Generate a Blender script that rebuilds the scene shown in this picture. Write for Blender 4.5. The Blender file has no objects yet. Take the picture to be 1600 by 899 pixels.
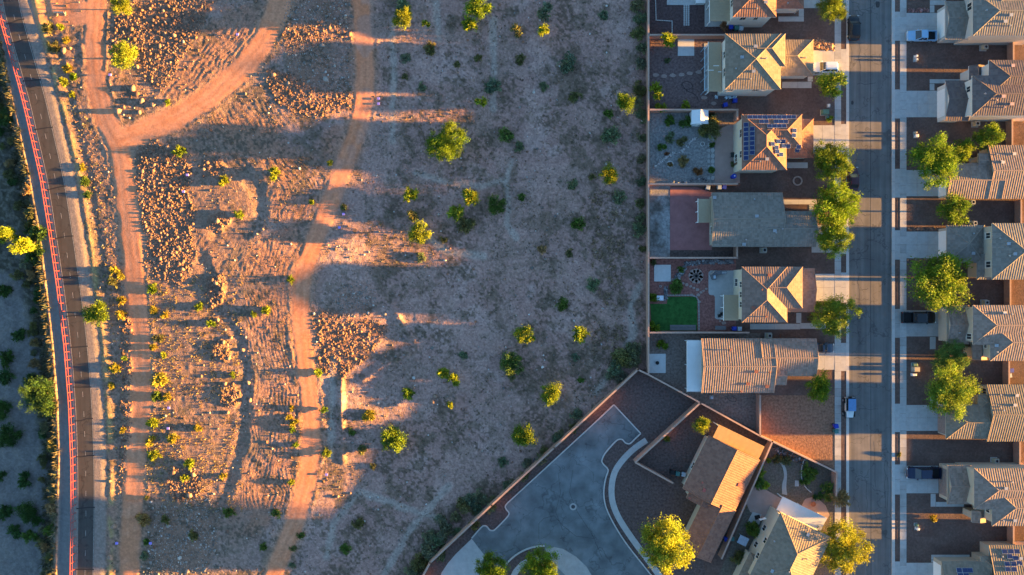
import bpy, math, random
import numpy as np
from mathutils import Vector, Matrix

# ------------------------------------------------------------------ camera, sky, sun, exposure
CAM_H = 120.0          # drone height in metres
PXM = 8.9              # photo pixels per metre on the ground
CX, CY = 800.0, 449.5
SUN_EL, SUN_AZ = math.radians(4.55), math.radians(-0.7)   # azimuth measured from +x (east) towards +y (north)
sc = bpy.context.scene
COL = sc.collection
cam = bpy.data.cameras.new('Camera'); camo = bpy.data.objects.new('Camera', cam); COL.objects.link(camo)
camo.location = (0, 0, CAM_H); camo.rotation_euler = (0, 0, 0)
cam.sensor_width = 36.0
cam.angle = 2 * math.atan((1600 / PXM / 2) / CAM_H)
cam.clip_start = 1.0; cam.clip_end = 12000
sc.camera = camo
w = bpy.data.worlds.new('World'); sc.world = w; w.use_nodes = True
nt = w.node_tree; bgn = nt.nodes['Background']
sky = nt.nodes.new('ShaderNodeTexSky'); sky.sky_type = 'NISHITA'; sky.sun_disc = False
sky.sun_elevation = SUN_EL; sky.sun_rotation = math.pi / 2 - SUN_AZ
sky.altitude = 800; sky.air_density = 1.0; sky.dust_density = 0.5; sky.ozone_density = 2.5
nt.links.new(sky.outputs[0], bgn.inputs[0]); bgn.inputs[1].default_value = 0.05
sl = bpy.data.lights.new('Sun', 'SUN'); sl.energy = 4.3; sl.angle = math.radians(0.7); sl.color = (1.0, 0.51, 0.11)
so = bpy.data.objects.new('Sun', sl); COL.objects.link(so)
sdir = Vector((math.cos(SUN_EL) * math.cos(SUN_AZ), math.cos(SUN_EL) * math.sin(SUN_AZ), math.sin(SUN_EL)))
so.rotation_euler = sdir.to_track_quat('Z', 'Y').to_euler()
so.location = (150, 0, 60)
sc.view_settings.view_transform = 'Standard'; sc.view_settings.look = 'None'
sc.view_settings.exposure = 3.92; sc.view_settings.gamma = 1.0
sc.view_settings.use_curve_mapping = False
sc.cycles.max_bounces = 5; sc.cycles.diffuse_bounces = 3; sc.cycles.transparent_max_bounces = 4
sc.cycles.use_denoising = True

RND = random.Random(7)
NR = np.random.RandomState(11)

def P(px, py, z=0.0):
    """photo pixel of a point at height z -> world x, y"""
    k = (CAM_H - z) / CAM_H / PXM
    return ((px - CX) * k, (CY - py) * k)

# ------------------------------------------------------------------ helpers
def tag(o, label=None, cat=None, group=None, kind=None):
    if label: o['label'] = label
    if cat: o['category'] = cat
    if group: o['group'] = group
    if kind: o['kind'] = kind
    return o

def empty(name, loc=(0, 0, 0), rz=0.0):
    o = bpy.data.objects.new(name, None); COL.objects.link(o)
    o.location = loc; o.rotation_euler = (0, 0, rz); o.empty_display_size = 0.3
    return o

def link(name, me, parent=None, loc=None, rz=None):
    o = bpy.data.objects.new(name, me); COL.objects.link(o)
    if parent is not None: o.parent = parent
    if loc is not None: o.location = loc
    if rz is not None: o.rotation_euler = (0, 0, rz)
    return o

def npmesh(name, V, F, mat=None, smooth=False, attrs=None, uv=None):
    """V (n,3), F (m,k) all the same k"""
    V = np.asarray(V, dtype=np.float32); F = np.asarray(F, dtype=np.int32)
    me = bpy.data.meshes.new(name)
    m, k = F.shape
    me.vertices.add(len(V)); me.vertices.foreach_set('co', V.ravel())
    me.loops.add(m * k); me.loops.foreach_set('vertex_index', F.ravel())
    me.polygons.add(m); me.polygons.foreach_set('loop_start', np.arange(0, m * k, k, dtype=np.int32))
    if smooth: me.polygons.foreach_set('use_smooth', np.ones(m, dtype=bool))
    me.update(calc_edges=True)
    for an, (typ, data) in (attrs or {}).items():
        a = me.attributes.new(an, typ, 'POINT')
        a.data.foreach_set('color' if typ == 'FLOAT_COLOR' else 'value', np.asarray(data, dtype=np.float32).ravel())
    if uv is not None:
        l = me.uv_layers.new(name='UVMap')
        l.data.foreach_set('uv', np.asarray(uv, dtype=np.float32)[F.ravel()].ravel())
    if mat: me.materials.append(mat)
    return me

class MB:
    """collects faces, then becomes one mesh object"""
    def __init__(s): s.v = []; s.f = []
    def add(s, vs, fs):
        n = len(s.v); s.v += [tuple(v) for v in vs]; s.f += [tuple(i + n for i in f) for f in fs]; return s
    def box(s, x0, y0, z0, x1, y1, z1):
        return s.add([(x0,y0,z0),(x1,y0,z0),(x1,y1,z0),(x0,y1,z0),(x0,y0,z1),(x1,y0,z1),(x1,y1,z1),(x0,y1,z1)],
                     [(3,2,1,0),(4,5,6,7),(0,1,5,4),(1,2,6,5),(2,3,7,6),(3,0,4,7)])
    def prism(s, pts, z0, z1):
        a = sum(p[0]*q[1]-q[0]*p[1] for p, q in zip(pts, pts[1:] + pts[:1]))
        if a < 0: pts = pts[::-1]
        n = len(pts)
        return s.add([(x,y,z0) for x,y in pts] + [(x,y,z1) for x,y in pts],
                     [tuple(range(n-1,-1,-1)), tuple(range(n,2*n))] + [(i,(i+1)%n,n+(i+1)%n,n+i) for i in range(n)])
    def cyl(s, x, y, z0, z1, r, r2=None, n=10):
        r2 = r if r2 is None else r2
        c = [(math.cos(2*math.pi*i/n), math.sin(2*math.pi*i/n)) for i in range(n)]
        return s.add([(x+r*a,y+r*b,z0) for a,b in c] + [(x+r2*a,y+r2*b,z1) for a,b in c],
                     [tuple(range(n-1,-1,-1)), tuple(range(n,2*n))] + [(i,(i+1)%n,n+(i+1)%n,n+i) for i in range(n)])
    def tube(s, a, b, ra, rb=None, n=6):
        rb = ra if rb is None else rb
        a = Vector(a); b = Vector(b); d = (b-a)
        if d.length < 1e-6: return s
        d.normalize(); u = d.orthogonal().normalized(); v = d.cross(u)
        vs = []
        for p, r in ((a, ra), (b, rb)):
            for i in range(n):
                t = 2*math.pi*i/n; vs.append(tuple(p + u*(r*math.cos(t)) + v*(r*math.sin(t))))
        return s.add(vs, [tuple(range(n-1,-1,-1)), tuple(range(n,2*n))] + [(i,(i+1)%n,n+(i+1)%n,n+i) for i in range(n)])
    def ring(s, x, y, z0, z1, r0, r1, n=20):
        vs = []
        for i in range(n):
            c, q = math.cos(2*math.pi*i/n), math.sin(2*math.pi*i/n)
            vs += [(x+r0*c,y+r0*q,z0),(x+r0*c,y+r0*q,z1),(x+r1*c,y+r1*q,z1),(x+r1*c,y+r1*q,z0)]
        fs = []
        for i in range(n):
            j = (i+1) % n
            for k in range(4):
                l = (k+1) % 4; fs.append((4*i+k, 4*i+l, 4*j+l, 4*j+k))
        return s.add(vs, [f[::-1] for f in fs])
    def loft(s, secs):
        """secs: lists of equally many 3D points; capped"""
        n = len(secs[0]); vs = [p for q in secs for p in q]; fs = []
        for i in range(len(secs)-1):
            for k in range(n):
                l = (k+1) % n; fs.append((i*n+k, i*n+l, (i+1)*n+l, (i+1)*n+k))
        fs.append(tuple(range(n-1,-1,-1))); fs.append(tuple(range((len(secs)-1)*n, len(secs)*n)))
        return s.add(vs, fs)
    def mesh(s, name, mat=None, smooth=False):
        me = bpy.data.meshes.new(name); me.from_pydata(s.v, [], s.f); me.update()
        if mat: me.materials.append(mat)
        if smooth:
            for p in me.polygons: p.use_smooth = True
        return me
    def build(s, name, mat, parent=None, loc=None, rz=None, smooth=False):
        return link(name, s.mesh(name, mat, smooth), parent, loc, rz)

# ------------------------------------------------------------------ materials
MATS = {}
def nodes_of(m):
    m.use_nodes = True; t = m.node_tree
    return t, t.nodes['Principled BSDF']

def mat(name, col, rough=0.85, var=0.25, scale=3.0, bump=0.0, bscale=30.0, metal=0.0, spec=0.3, hue=None):
    """plain surface with world-scale mottling"""
    if name in MATS: return MATS[name]
    m = bpy.data.materials.new(name); t, b = nodes_of(m); N = t.nodes; L = t.links
    b.inputs['Roughness'].default_value = rough; b.inputs['Metallic'].default_value = metal
    b.inputs['Specular IOR Level'].default_value = spec
    g = N.new('ShaderNodeNewGeometry')
    n1 = N.new('ShaderNodeTexNoise'); n1.inputs['Scale'].default_value = scale; n1.inputs['Detail'].default_value = 6; n1.inputs['Roughness'].default_value = 0.65
    L.new(g.outputs['Position'], n1.inputs['Vector'])
    mr = N.new('ShaderNodeMapRange'); mr.inputs[1].default_value = 0.25; mr.inputs[2].default_value = 0.75
    mr.inputs[3].default_value = 1 - var; mr.inputs[4].default_value = 1 + var
    L.new(n1.outputs['Fac'], mr.inputs[0])
    mx = N.new('ShaderNodeMix'); mx.data_type = 'RGBA'; mx.blend_type = 'MULTIPLY'; mx.inputs[0].default_value = 1
    mx.inputs[6].default_value = (*col, 1); L.new(mr.outputs[0], mx.inputs[7])
    out = mx.outputs[2]
    if hue:
        n2 = N.new('ShaderNodeTexNoise'); n2.inputs['Scale'].default_value = scale * 0.23; n2.inputs['Detail'].default_value = 4
        L.new(g.outputs['Position'], n2.inputs['Vector'])
        r2 = N.new('ShaderNodeMapRange'); r2.inputs[1].default_value = 0.4; r2.inputs[2].default_value = 0.65; L.new(n2.outputs['Fac'], r2.inputs[0])
        m2 = N.new('ShaderNodeMix'); m2.data_type = 'RGBA'; m2.blend_type = 'MIX'; L.new(r2.outputs[0], m2.inputs[0])
        L.new(out, m2.inputs[6])
        m3 = N.new('ShaderNodeMix'); m3.data_type = 'RGBA'; m3.blend_type = 'MULTIPLY'; m3.inputs[0].default_value = 1
        m3.inputs[6].default_value = (*hue, 1); L.new(mr.outputs[0], m3.inputs[7]); L.new(m3.outputs[2], m2.inputs[7]); out = m2.outputs[2]
    L.new(out, b.inputs['Base Color'])
    if bump:
        n3 = N.new('ShaderNodeTexNoise'); n3.inputs['Scale'].default_value = bscale; n3.inputs['Detail'].default_value = 3
        L.new(g.outputs['Position'], n3.inputs['Vector'])
        bp = N.new('ShaderNodeBump'); bp.inputs['Strength'].default_value = 1.0; bp.inputs['Distance'].default_value = bump
        L.new(n3.outputs['Fac'], bp.inputs['Height']); L.new(bp.outputs['Normal'], b.inputs['Normal'])
    MATS[name] = m; return m

def worn(m, amt=0.22, along='Y'):
    """lengthwise tyre wear and patchy fading on a paved surface"""
    t = m.node_tree; N = t.nodes; L = t.links; b = N['Principled BSDF']; src = b.inputs['Base Color'].links[0].from_socket
    g = N.new('ShaderNodeNewGeometry'); mp = N.new('ShaderNodeVectorMath'); mp.operation = 'MULTIPLY'; mp.inputs[1].default_value = (1.5, .05, 1) if along == 'Y' else (.35, .35, 1)
    L.new(g.outputs['Position'], mp.inputs[0]); n = N.new('ShaderNodeTexNoise'); n.inputs['Scale'].default_value = 1; n.inputs['Detail'].default_value = 5; L.new(mp.outputs[0], n.inputs['Vector'])
    v = N.new('ShaderNodeTexVoronoi'); v.feature = 'DISTANCE_TO_EDGE'; v.inputs['Scale'].default_value = .16; 
    nw = N.new('ShaderNodeTexNoise'); nw.inputs['Scale'].default_value = .6; L.new(g.outputs['Position'], nw.inputs['Vector'])
    ad = N.new('ShaderNodeVectorMath'); ad.operation = 'MULTIPLY_ADD'; ad.inputs[1].default_value = (5, 5, 0); L.new(nw.outputs['Color'], ad.inputs[0]); L.new(g.outputs['Position'], ad.inputs[2]); L.new(ad.outputs[0], v.inputs['Vector'])
    cr = N.new('ShaderNodeMapRange'); cr.inputs[1].default_value = 0.0; cr.inputs[2].default_value = .018; cr.inputs[3].default_value = .62; cr.inputs[4].default_value = 1.0; L.new(v.outputs['Distance'], cr.inputs[0])
    mr = N.new('ShaderNodeMapRange'); mr.inputs[1].default_value = .3; mr.inputs[2].default_value = .7; mr.inputs[3].default_value = 1-amt; mr.inputs[4].default_value = 1+amt; L.new(n.outputs['Fac'], mr.inputs[0])
    mm = N.new('ShaderNodeMath'); mm.operation = 'MULTIPLY'; L.new(mr.outputs[0], mm.inputs[0]); L.new(cr.outputs[0], mm.inputs[1])
    mx = N.new('ShaderNodeMix'); mx.data_type = 'RGBA'; mx.blend_type = 'MULTIPLY'; mx.inputs[0].default_value = 1; L.new(src, mx.inputs[6]); L.new(mm.outputs[0], mx.inputs[7]); L.new(mx.outputs[2], b.inputs['Base Color'])
    return m

def gravel(name, col, var=0.62, scale=2.6, hue=None):
    return mat(name, tuple(c*1.25 for c in col), 0.95, var, scale, bump=0.05, bscale=4.0, spec=0.1, hue=hue)

def mat_ground():
    m = bpy.data.materials.new('desert_ground'); t, b = nodes_of(m); N = t.nodes; L = t.links
    b.inputs['Roughness'].default_value = 0.95; b.inputs['Specular IOR Level'].default_value = 0.1
    at = N.new('ShaderNodeAttribute'); at.attribute_name = 'Col'
    gr = N.new('ShaderNodeAttribute'); gr.attribute_name = 'grit'
    g = N.new('ShaderNodeNewGeometry')
    n1 = N.new('ShaderNodeTexNoise'); n1.inputs['Scale'].default_value = 2.6; n1.inputs['Detail'].default_value = 8; n1.inputs['Roughness'].default_value = 0.75
    L.new(g.outputs['Position'], n1.inputs['Vector'])
    mr = N.new('ShaderNodeMapRange'); mr.inputs[1].default_value = 0.28; mr.inputs[2].default_value = 0.72; mr.inputs[3].default_value = 0.72; mr.inputs[4].default_value = 1.28
    L.new(n1.outputs['Fac'], mr.inputs[0])
    # little stones and clods
    vo = N.new('ShaderNodeTexVoronoi'); vo.inputs['Scale'].default_value = 3.2; L.new(g.outputs['Position'], vo.inputs['Vector'])
    sep = N.new('ShaderNodeSeparateColor'); L.new(vo.outputs['Color'], sep.inputs[0])
    mv = N.new('ShaderNodeMapRange'); mv.inputs[3].default_value = 0.8; mv.inputs[4].default_value = 1.22; L.new(sep.outputs[0], mv.inputs[0])
    mm = N.new('ShaderNodeMath'); mm.operation = 'MULTIPLY'; L.new(mr.outputs[0], mm.inputs[0]); L.new(mv.outputs[0], mm.inputs[1])
    # damp the mottling where the ground is smooth
    lm = N.new('ShaderNodeMix'); lm.data_type = 'FLOAT'; lm.inputs[2].default_value = 1.0
    cl = N.new('ShaderNodeMapRange'); cl.inputs[3].default_value = 0.35; cl.inputs[4].default_value = 1.0; L.new(gr.outputs['Fac'], cl.inputs[0])
    L.new(cl.outputs[0], lm.inputs[0]); L.new(mm.outputs[0], lm.inputs[3])
    mx = N.new('ShaderNodeMix'); mx.data_type = 'RGBA'; mx.blend_type = 'MULTIPLY'; mx.inputs[0].default_value = 1
    L.new(at.outputs['Color'], mx.inputs[6]); L.new(lm.outputs[0], mx.inputs[7])
    L.new(mx.outputs[2], b.inputs['Base Color'])
    n3 = N.new('ShaderNodeTexNoise'); n3.inputs['Scale'].default_value = 4.5; n3.inputs['Detail'].default_value = 5; n3.inputs['Roughness'].default_value = 0.6
    L.new(g.outputs['Position'], n3.inputs['Vector'])
    mg = N.new('ShaderNodeMath'); mg.operation = 'MULTIPLY'; L.new(n3.outputs['Fac'], mg.inputs[0]); L.new(gr.outputs['Fac'], mg.inputs[1])
    bp = N.new('ShaderNodeBump'); bp.inputs['Strength'].default_value = 1.0; bp.inputs['Distance'].default_value = 0.09
    L.new(mg.outputs[0], bp.inputs['Height']); L.new(bp.outputs['Normal'], b.inputs['Normal'])
    return m

def mat_attr(name, attr='Col', rough=0.9, objcol=False, transl=0.0, scale=6.0):
    """colour from a per-piece attribute, optionally times the object's own colour"""
    m = bpy.data.materials.new(name); t, b = nodes_of(m); N = t.nodes; L = t.links
    b.inputs['Roughness'].default_value = rough; b.inputs['Specular IOR Level'].default_value = 0.15
    at = N.new('ShaderNodeAttribute'); at.attribute_name = attr
    out = at.outputs['Color']
    if objcol:
        oi = N.new('ShaderNodeObjectInfo')
        mx = N.new('ShaderNodeMix'); mx.data_type = 'RGBA'; mx.blend_type = 'MULTIPLY'; mx.inputs[0].default_value = 1
        L.new(oi.outputs['Color'], mx.inputs[6]); L.new(out, mx.inputs[7]); out = mx.outputs[2]
    L.new(out, b.inputs['Base Color'])
    if transl:
        tr = N.new('ShaderNodeBsdfTranslucent'); L.new(out, tr.inputs['Color'])
        ms = N.new('ShaderNodeMixShader'); ms.inputs[0].default_value = transl
        L.new(b.outputs[0], ms.inputs[1]); L.new(tr.outputs[0], ms.inputs[2])
        L.new(ms.outputs[0], t.nodes['Material Output'].inputs['Surface'])
    return m

def mat_roof(name, c1, c2, course=0.38, pitch=0.42):
    """concrete roof tile: tone per tile (UV in metres), course shadow lines as relief"""
    if name in MATS: return MATS[name]
    m = bpy.data.materials.new(name); t, b = nodes_of(m); N = t.nodes; L = t.links
    b.inputs['Roughness'].default_value = 0.8; b.inputs['Specular IOR Level'].default_value = 0.2
    uv = N.new('ShaderNodeUVMap'); uv.uv_map = 'UVMap'
    mp = N.new('ShaderNodeVectorMath'); mp.operation = 'DIVIDE'; mp.inputs[1].default_value = (pitch, course, 1)
    L.new(uv.outputs[0], mp.inputs[0])
    fl = N.new('ShaderNodeVectorMath'); fl.operation = 'FLOOR'; L.new(mp.outputs[0], fl.inputs[0])
    wn = N.new('ShaderNodeTexWhiteNoise'); wn.noise_dimensions = '2D'; L.new(fl.outputs[0], wn.inputs['Vector'])
    g = N.new('ShaderNodeNewGeometry')
    n1 = N.new('ShaderNodeTexNoise'); n1.inputs['Scale'].default_value = 0.8; n1.inputs['Detail'].default_value = 5; L.new(g.outputs['Position'], n1.inputs['Vector'])
    ad = N.new('ShaderNodeMath'); ad.operation = 'ADD'; L.new(wn.outputs[0], ad.inputs[0]); L.new(n1.outputs['Fac'], ad.inputs[1])
    mr = N.new('ShaderNodeMapRange'); mr.inputs[1].default_value = 0.35; mr.inputs[2].default_value = 1.35; L.new(ad.outputs[0], mr.inputs[0])
    mx = N.new('ShaderNodeMix'); mx.data_type = 'RGBA'; mx.inputs[6].default_value = (*c1, 1); mx.inputs[7].default_value = (*c2, 1)
    L.new(mr.outputs[0], mx.inputs[0]); L.new(mx.outputs[2], b.inputs['Base Color'])
    fr = N.new('ShaderNodeVectorMath'); fr.operation = 'FRACTION'; L.new(mp.outputs[0], fr.inputs[0])
    sx = N.new('ShaderNodeSeparateXYZ'); L.new(fr.outputs[0], sx.inputs[0])
    iv = N.new('ShaderNodeMath'); iv.operation = 'SUBTRACT'; iv.inputs[0].default_value = 1; L.new(sx.outputs[1], iv.inputs[1])
    bp = N.new('ShaderNodeBump'); bp.inputs['Strength'].default_value = 0.8; bp.inputs['Distance'].default_value = 0.035
    L.new(iv.outputs[0], bp.inputs['Height']); L.new(bp.outputs['Normal'], b.inputs['Normal'])
    MATS[name] = m; return m

CONC = mat('concrete', (0.40, 0.39, 0.37), 0.9, 0.16, 1.1, bump=0.004)
CONC_OLD = mat('old_concrete', (0.34, 0.33, 0.31), 0.9, 0.2, 0.8, bump=0.004)
KERB = mat('kerb_concrete', (0.46, 0.44, 0.41), 0.9, 0.12, 1.5)
ASPH = mat('street_asphalt', (0.150, 0.142, 0.135), 0.9, 0.16, 0.5, bump=0.006, bscale=14, hue=(0.125, 0.118, 0.112))
ASPH_CUL = mat('culdesac_asphalt', (0.13, 0.145, 0.15), 0.9, 0.16, 0.35, bump=0.006, bscale=14, hue=(0.16, 0.175, 0.18))
ASPH_PATH = mat('path_asphalt', (0.062, 0.055, 0.050), 0.9, 0.14, 0.8, bump=0.005, bscale=14)
worn(ASPH, .2); worn(ASPH_CUL, .24, 'XY'); worn(ASPH_PATH, .15)
SEAL = mat('crack_seal', (0.02, 0.02, 0.02), 0.7, 0.1)
SEAL_ST = mat('street_crack_seal', (0.045, 0.045, 0.045), 0.8, 0.3)
PAINT = mat('road_paint', (0.55, 0.55, 0.52), 0.8, 0.25, 4)
BLOCK = mat('block_wall', (0.34, 0.20, 0.15), 0.95, 0.2, 2.5, bump=0.01, bscale=8)
CAPM = mat('wall_cap', (0.42, 0.28, 0.22), 0.95, 0.18, 2.5)
GLASS = mat('window_glass', (0.03, 0.035, 0.04), 0.08, 0.1, spec=0.6)
FRAME = mat('window_frame', (0.55, 0.5, 0.44), 0.6, 0.05)
WHITE = mat('white_paint', (0.72, 0.71, 0.68), 0.6, 0.06)
BLACK = mat('black_rubber', (0.015, 0.015, 0.016), 0.7, 0.1)
METAL = mat('grey_metal', (0.35, 0.36, 0.37), 0.45, 0.15, metal=0.6)
RAILRED = mat('red_rail_paint', (0.28, 0.045, 0.032), 0.7, 0.25)
TAN = mat('tan_patio_cover', (0.37, 0.285, 0.185), 0.8, 0.1)
BINBLUE = mat('blue_bin_plastic', (0.01, 0.04, 0.35), 0.5, 0.05)
BINGREEN = mat('green_bin_plastic', (0.05, 0.16, 0.15), 0.5, 0.05)
BINGREY = mat('pale_bin_plastic', (0.35, 0.42, 0.48), 0.5, 0.05)
BARK = mat('bark', (0.10, 0.075, 0.055), 0.95, 0.3, 6)
GREENBOX = mat('green_cabinet', (0.08, 0.17, 0.13), 0.6, 0.08)
BEIGEBOX = mat('beige_cabinet', (0.42, 0.37, 0.27), 0.6, 0.08)
SOLAR = mat('solar_cells', (0.012, 0.022, 0.085), 0.16, 0.1, 2, spec=0.6)
SOLARFR = mat('solar_frame', (0.45, 0.46, 0.48), 0.4, 0.05)
PURPLE = mat('lavender_plastic', (0.30, 0.24, 0.72), 0.6, 0.08)
LEAF = mat_attr('leaves', 'Col', 0.7, True, 0.28)
ROCKM = mat_attr('rock', 'Col', 0.95)
DRYM = mat_attr('dry_grass', 'Col', 0.9, False, 0.2)
GROUNDM = mat_ground()

# ------------------------------------------------------------------ terrain
TAB = NR.rand(256, 256)
def vnoise(x, y):
    xi = np.floor(x).astype(int); yi = np.floor(y).astype(int); fx = x - xi; fy = y - yi
    fx = fx * fx * (3 - 2 * fx); fy = fy * fy * (3 - 2 * fy)
    a = TAB[xi % 256, yi % 256]; b = TAB[(xi + 1) % 256, yi % 256]; c = TAB[xi % 256, (yi + 1) % 256]; d = TAB[(xi + 1) % 256, (yi + 1) % 256]
    return (a * (1 - fx) + b * fx) * (1 - fy) + (c * (1 - fx) + d * fx) * fy
def fbm(x, y, s, o=4, off=0.0):
    r = 0; a = 0.5; t = 0
    for i in range(o):
        r = r + a * vnoise(x / s + 37.1 * i + off, y / s + 11.7 * i + off * 1.7); t += a; a *= 0.55; s *= 0.5
    return r / t
def sst(x, a, b):
    t = np.clip((x - a) / (b - a), 0, 1); return t * t * (3 - 2 * t)
def dline(X, Y, pts):
    d = np.full(X.shape, 1e9)
    for (x0, y0), (x1, y1) in zip(pts, pts[1:]):
        vx, vy = x1 - x0, y1 - y0
        t = np.clip(((X - x0) * vx + (Y - y0) * vy) / (vx * vx + vy * vy), 0, 1)
        d = np.minimum(d, np.hypot(X - x0 - t * vx, Y - y0 - t * vy))
    return d
def inside(X, Y, pts):
    r = np.zeros(X.shape, bool)
    for (x0, y0), (x1, y1) in zip(pts, pts[1:] + pts[:1]):
        if y0 == y1: continue
        c = ((y0 > Y) != (y1 > Y)) & (X < (x1 - x0) * (Y - y0) / (y1 - y0) + x0); r ^= c
    return r
def area(X, Y, pts, soft=6.0):
    """1 inside, falling to 0 over soft pixels across the edge, edge made ragged"""
    d = dline(X, Y, pts + pts[:1]); s = np.where(inside(X, Y, pts), d, -d)
    s = s + (fbm(X, Y, 14, 3, 5.5) - 0.5) * soft * 2.2
    return sst(s, -soft, soft)

PATH_Y = [-70, 0, 36, 140, 180, 280, 360, 450, 540, 630, 719, 800, 890, 970]
PATH_X = [1, 16.5, 24.5, 54, 64, 86.5, 99.5, 112.5, 123.5, 130.5, 134, 134.5, 133, 131]
def pathx(y): return np.interp(y, PATH_Y, PATH_X)
BANK_X = [-30, -14, -4, 17, 26, 47, 62, 73, 83, 90, 93, 90, 88, 87]
def bankx(y): return np.interp(y, PATH_Y, BANK_X)
ROAD_W = [(160,-70),(150,0),(146,60),(150,130),(165,190),(185,225),(192,260),(197,310),(204,370),(210,440),(218,520),(220,600),(216,680),(209,740),(205,820),(201,899),(199,970)]
ROAD_N = [(185,222),(225,205),(275,185),(330,152),(375,110),(410,68),(430,30),(440,0),(450,-70)]
ROAD_E = [(562,-70),(563,0),(568,60),(570,110),(567,160),(556,210),(536,262),(514,320),(496,365),(478,410),(470,450),(471,520),(478,580),(485,640),(487,700),(480,750),(462,815),(430,890),(400,970)]
ROAD_S = [(20,28),(70,16),(140,22)]
DITCH = [(318,408),(335,470),(368,520),(383,570),(384,630),(378,690),(362,745),(345,790)]
CRES = [(335,255),(380,268),(405,300),(408,335),(385,362),(340,365)]
BERMS = [([(533,594),(534,650),(536,722)], 4.5, 0.34), ([(612,478),(628,505),(646,532)], 4.5, 0.30), ([(652,544),(612,565),(566,596)], 5, 0.26),
         ([(168,20),(167,70),(166,110)], 2.5, 0.08), ([(628,262),(640,275),(690,282)], 6, 0.22), ([(1180,1180),(1181,1181)], 1, 0)]
RUBBLE = {  # polygon, rocks per square metre, size
 'a': ([(186,0),(330,0),(318,40),(300,70),(276,100),(262,128),(246,140),(225,128),(215,96),(180,96),(168,60)], 4.6, 0.30),
 'b': ([(215,232),(245,218),(270,236),(290,250),(300,268),(294,300),(304,330),(300,372),(270,400),(238,392),(222,350),(212,290)], 6.0, 0.30),
 'b2': ([(228,385),(300,378),(308,395),(296,430),(280,450),(240,432),(226,410)], 5.5, 0.30),
 'c': ([(440,40),(500,30),(545,38),(548,60),(470,72),(444,72)], 4.0, 0.26),
 'c2': ([(416,110),(470,118),(500,140),(545,146),(548,168),(500,184),(455,176),(420,140)], 5.0, 0.28),
 'd': ([(492,492),(520,480),(548,498),(590,500),(606,515),(590,545),(560,572),(535,590),(510,584),(496,560)], 4.4, 0.30),
 'd2': ([(535,440),(575,436),(588,470),(580,495),(548,498),(515,470)], 3.0, 0.22),
 'p1': ([(322,436),(346,430),(354,455),(346,480),(330,478),(322,460)], 8.0, 0.36),
 'p2': ([(328,538),(345,530),(360,550),(352,566),(332,560)], 9.0, 0.36),
 'p3': ([(345,606),(364,600),(376,618),(366,636),(348,632)], 9.0, 0.34),
 'p4': ([(322,252),(340,250),(350,262),(340,278),(322,272)], 9.0, 0.30),
 'p5': ([(325,338),(345,330),(360,345),(345,362),(325,355)], 7.0, 0.26),
 'r': ([(188,495),(202,488),(206,520),(204,560),(205,610),(204,650),(196,720),(190,775),(180,775),(184,720),(190,650),(188,600)], 5.0, 0.30),
 'e': ([(238,790),(330,772),(345,800),(340,850),(320,899),(300,960),(225,960),(230,860)], 3.2, 0.22),
 'e2': ([(262,735),(300,728),(320,745),(318,770),(280,785),(262,770)], 6.0, 0.30),
 'cc': ([(446,-20),(548,-20),(546,40),(444,46)], 3.0, 0.22),
 'cd': ([(444,72),(548,60),(548,146),(500,140),(450,112)], 3.2, 0.20),
 's': ([(112,180),(150,215),(172,260),(178,330),(182,400),(190,470),(168,440),(150,340),(130,250)], 1.3, 0.22),
 'x': ([(190,120),(250,150),(240,172),(190,165)], 1.2, 0.26),
}
TILL = [  # polygon, direction angle of the furrows (deg in photo, 0 = along x), wavelength px, amplitude m
 ([(372,205),(420,225),(500,205),(545,190),(520,255),(500,300),(440,318),(420,270),(385,245)], 62, 6.5, 0.035),
 ([(420,300),(500,296),(480,345),(430,345)], 105, 6.0, 0.035),
 ([(385,455),(455,450),(462,520),(466,580),(430,582),(395,580),(385,520)], 80, 5.6, 0.032),
 ([(395,575),(465,580),(472,640),(470,720),(455,800),(430,800),(375,800),(385,700),(390,640)], 95, 5.6, 0.040),
 ([(255,140),(330,30),(400,0),(440,0),(405,60),(370,100),(320,140),(270,175)], 130, 7.5, 0.045),
 ([(330,175),(420,150),(470,200),(370,225),(330,200)], 52, 7.0, 0.035),
 ([(300,372),(400,380),(470,340),(468,400),(455,440),(380,440),(310,410)], 118, 6.5, 0.025),
 ([(348,800),(420,800),(430,820),(360,840)], 92, 6.0, 0.02),
]
WALL_SW = [(997,578),(866,700),(768,790),(672,880),(640,915),(560,990)]

def field_mask(X, Y):
    """1 in the open desert, 0 in the housing estate (soft 2 px)"""
    e = np.where(Y < 580, 1013.0, 0.0)
    xs = np.interp(Y, [578, 700, 790, 880, 915, 990], [997, 866, 768, 672, 640, 560])
    e = np.where(Y < 578, 1013.0, xs)
    return sst(e - X, 0.0, 3.0)

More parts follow.
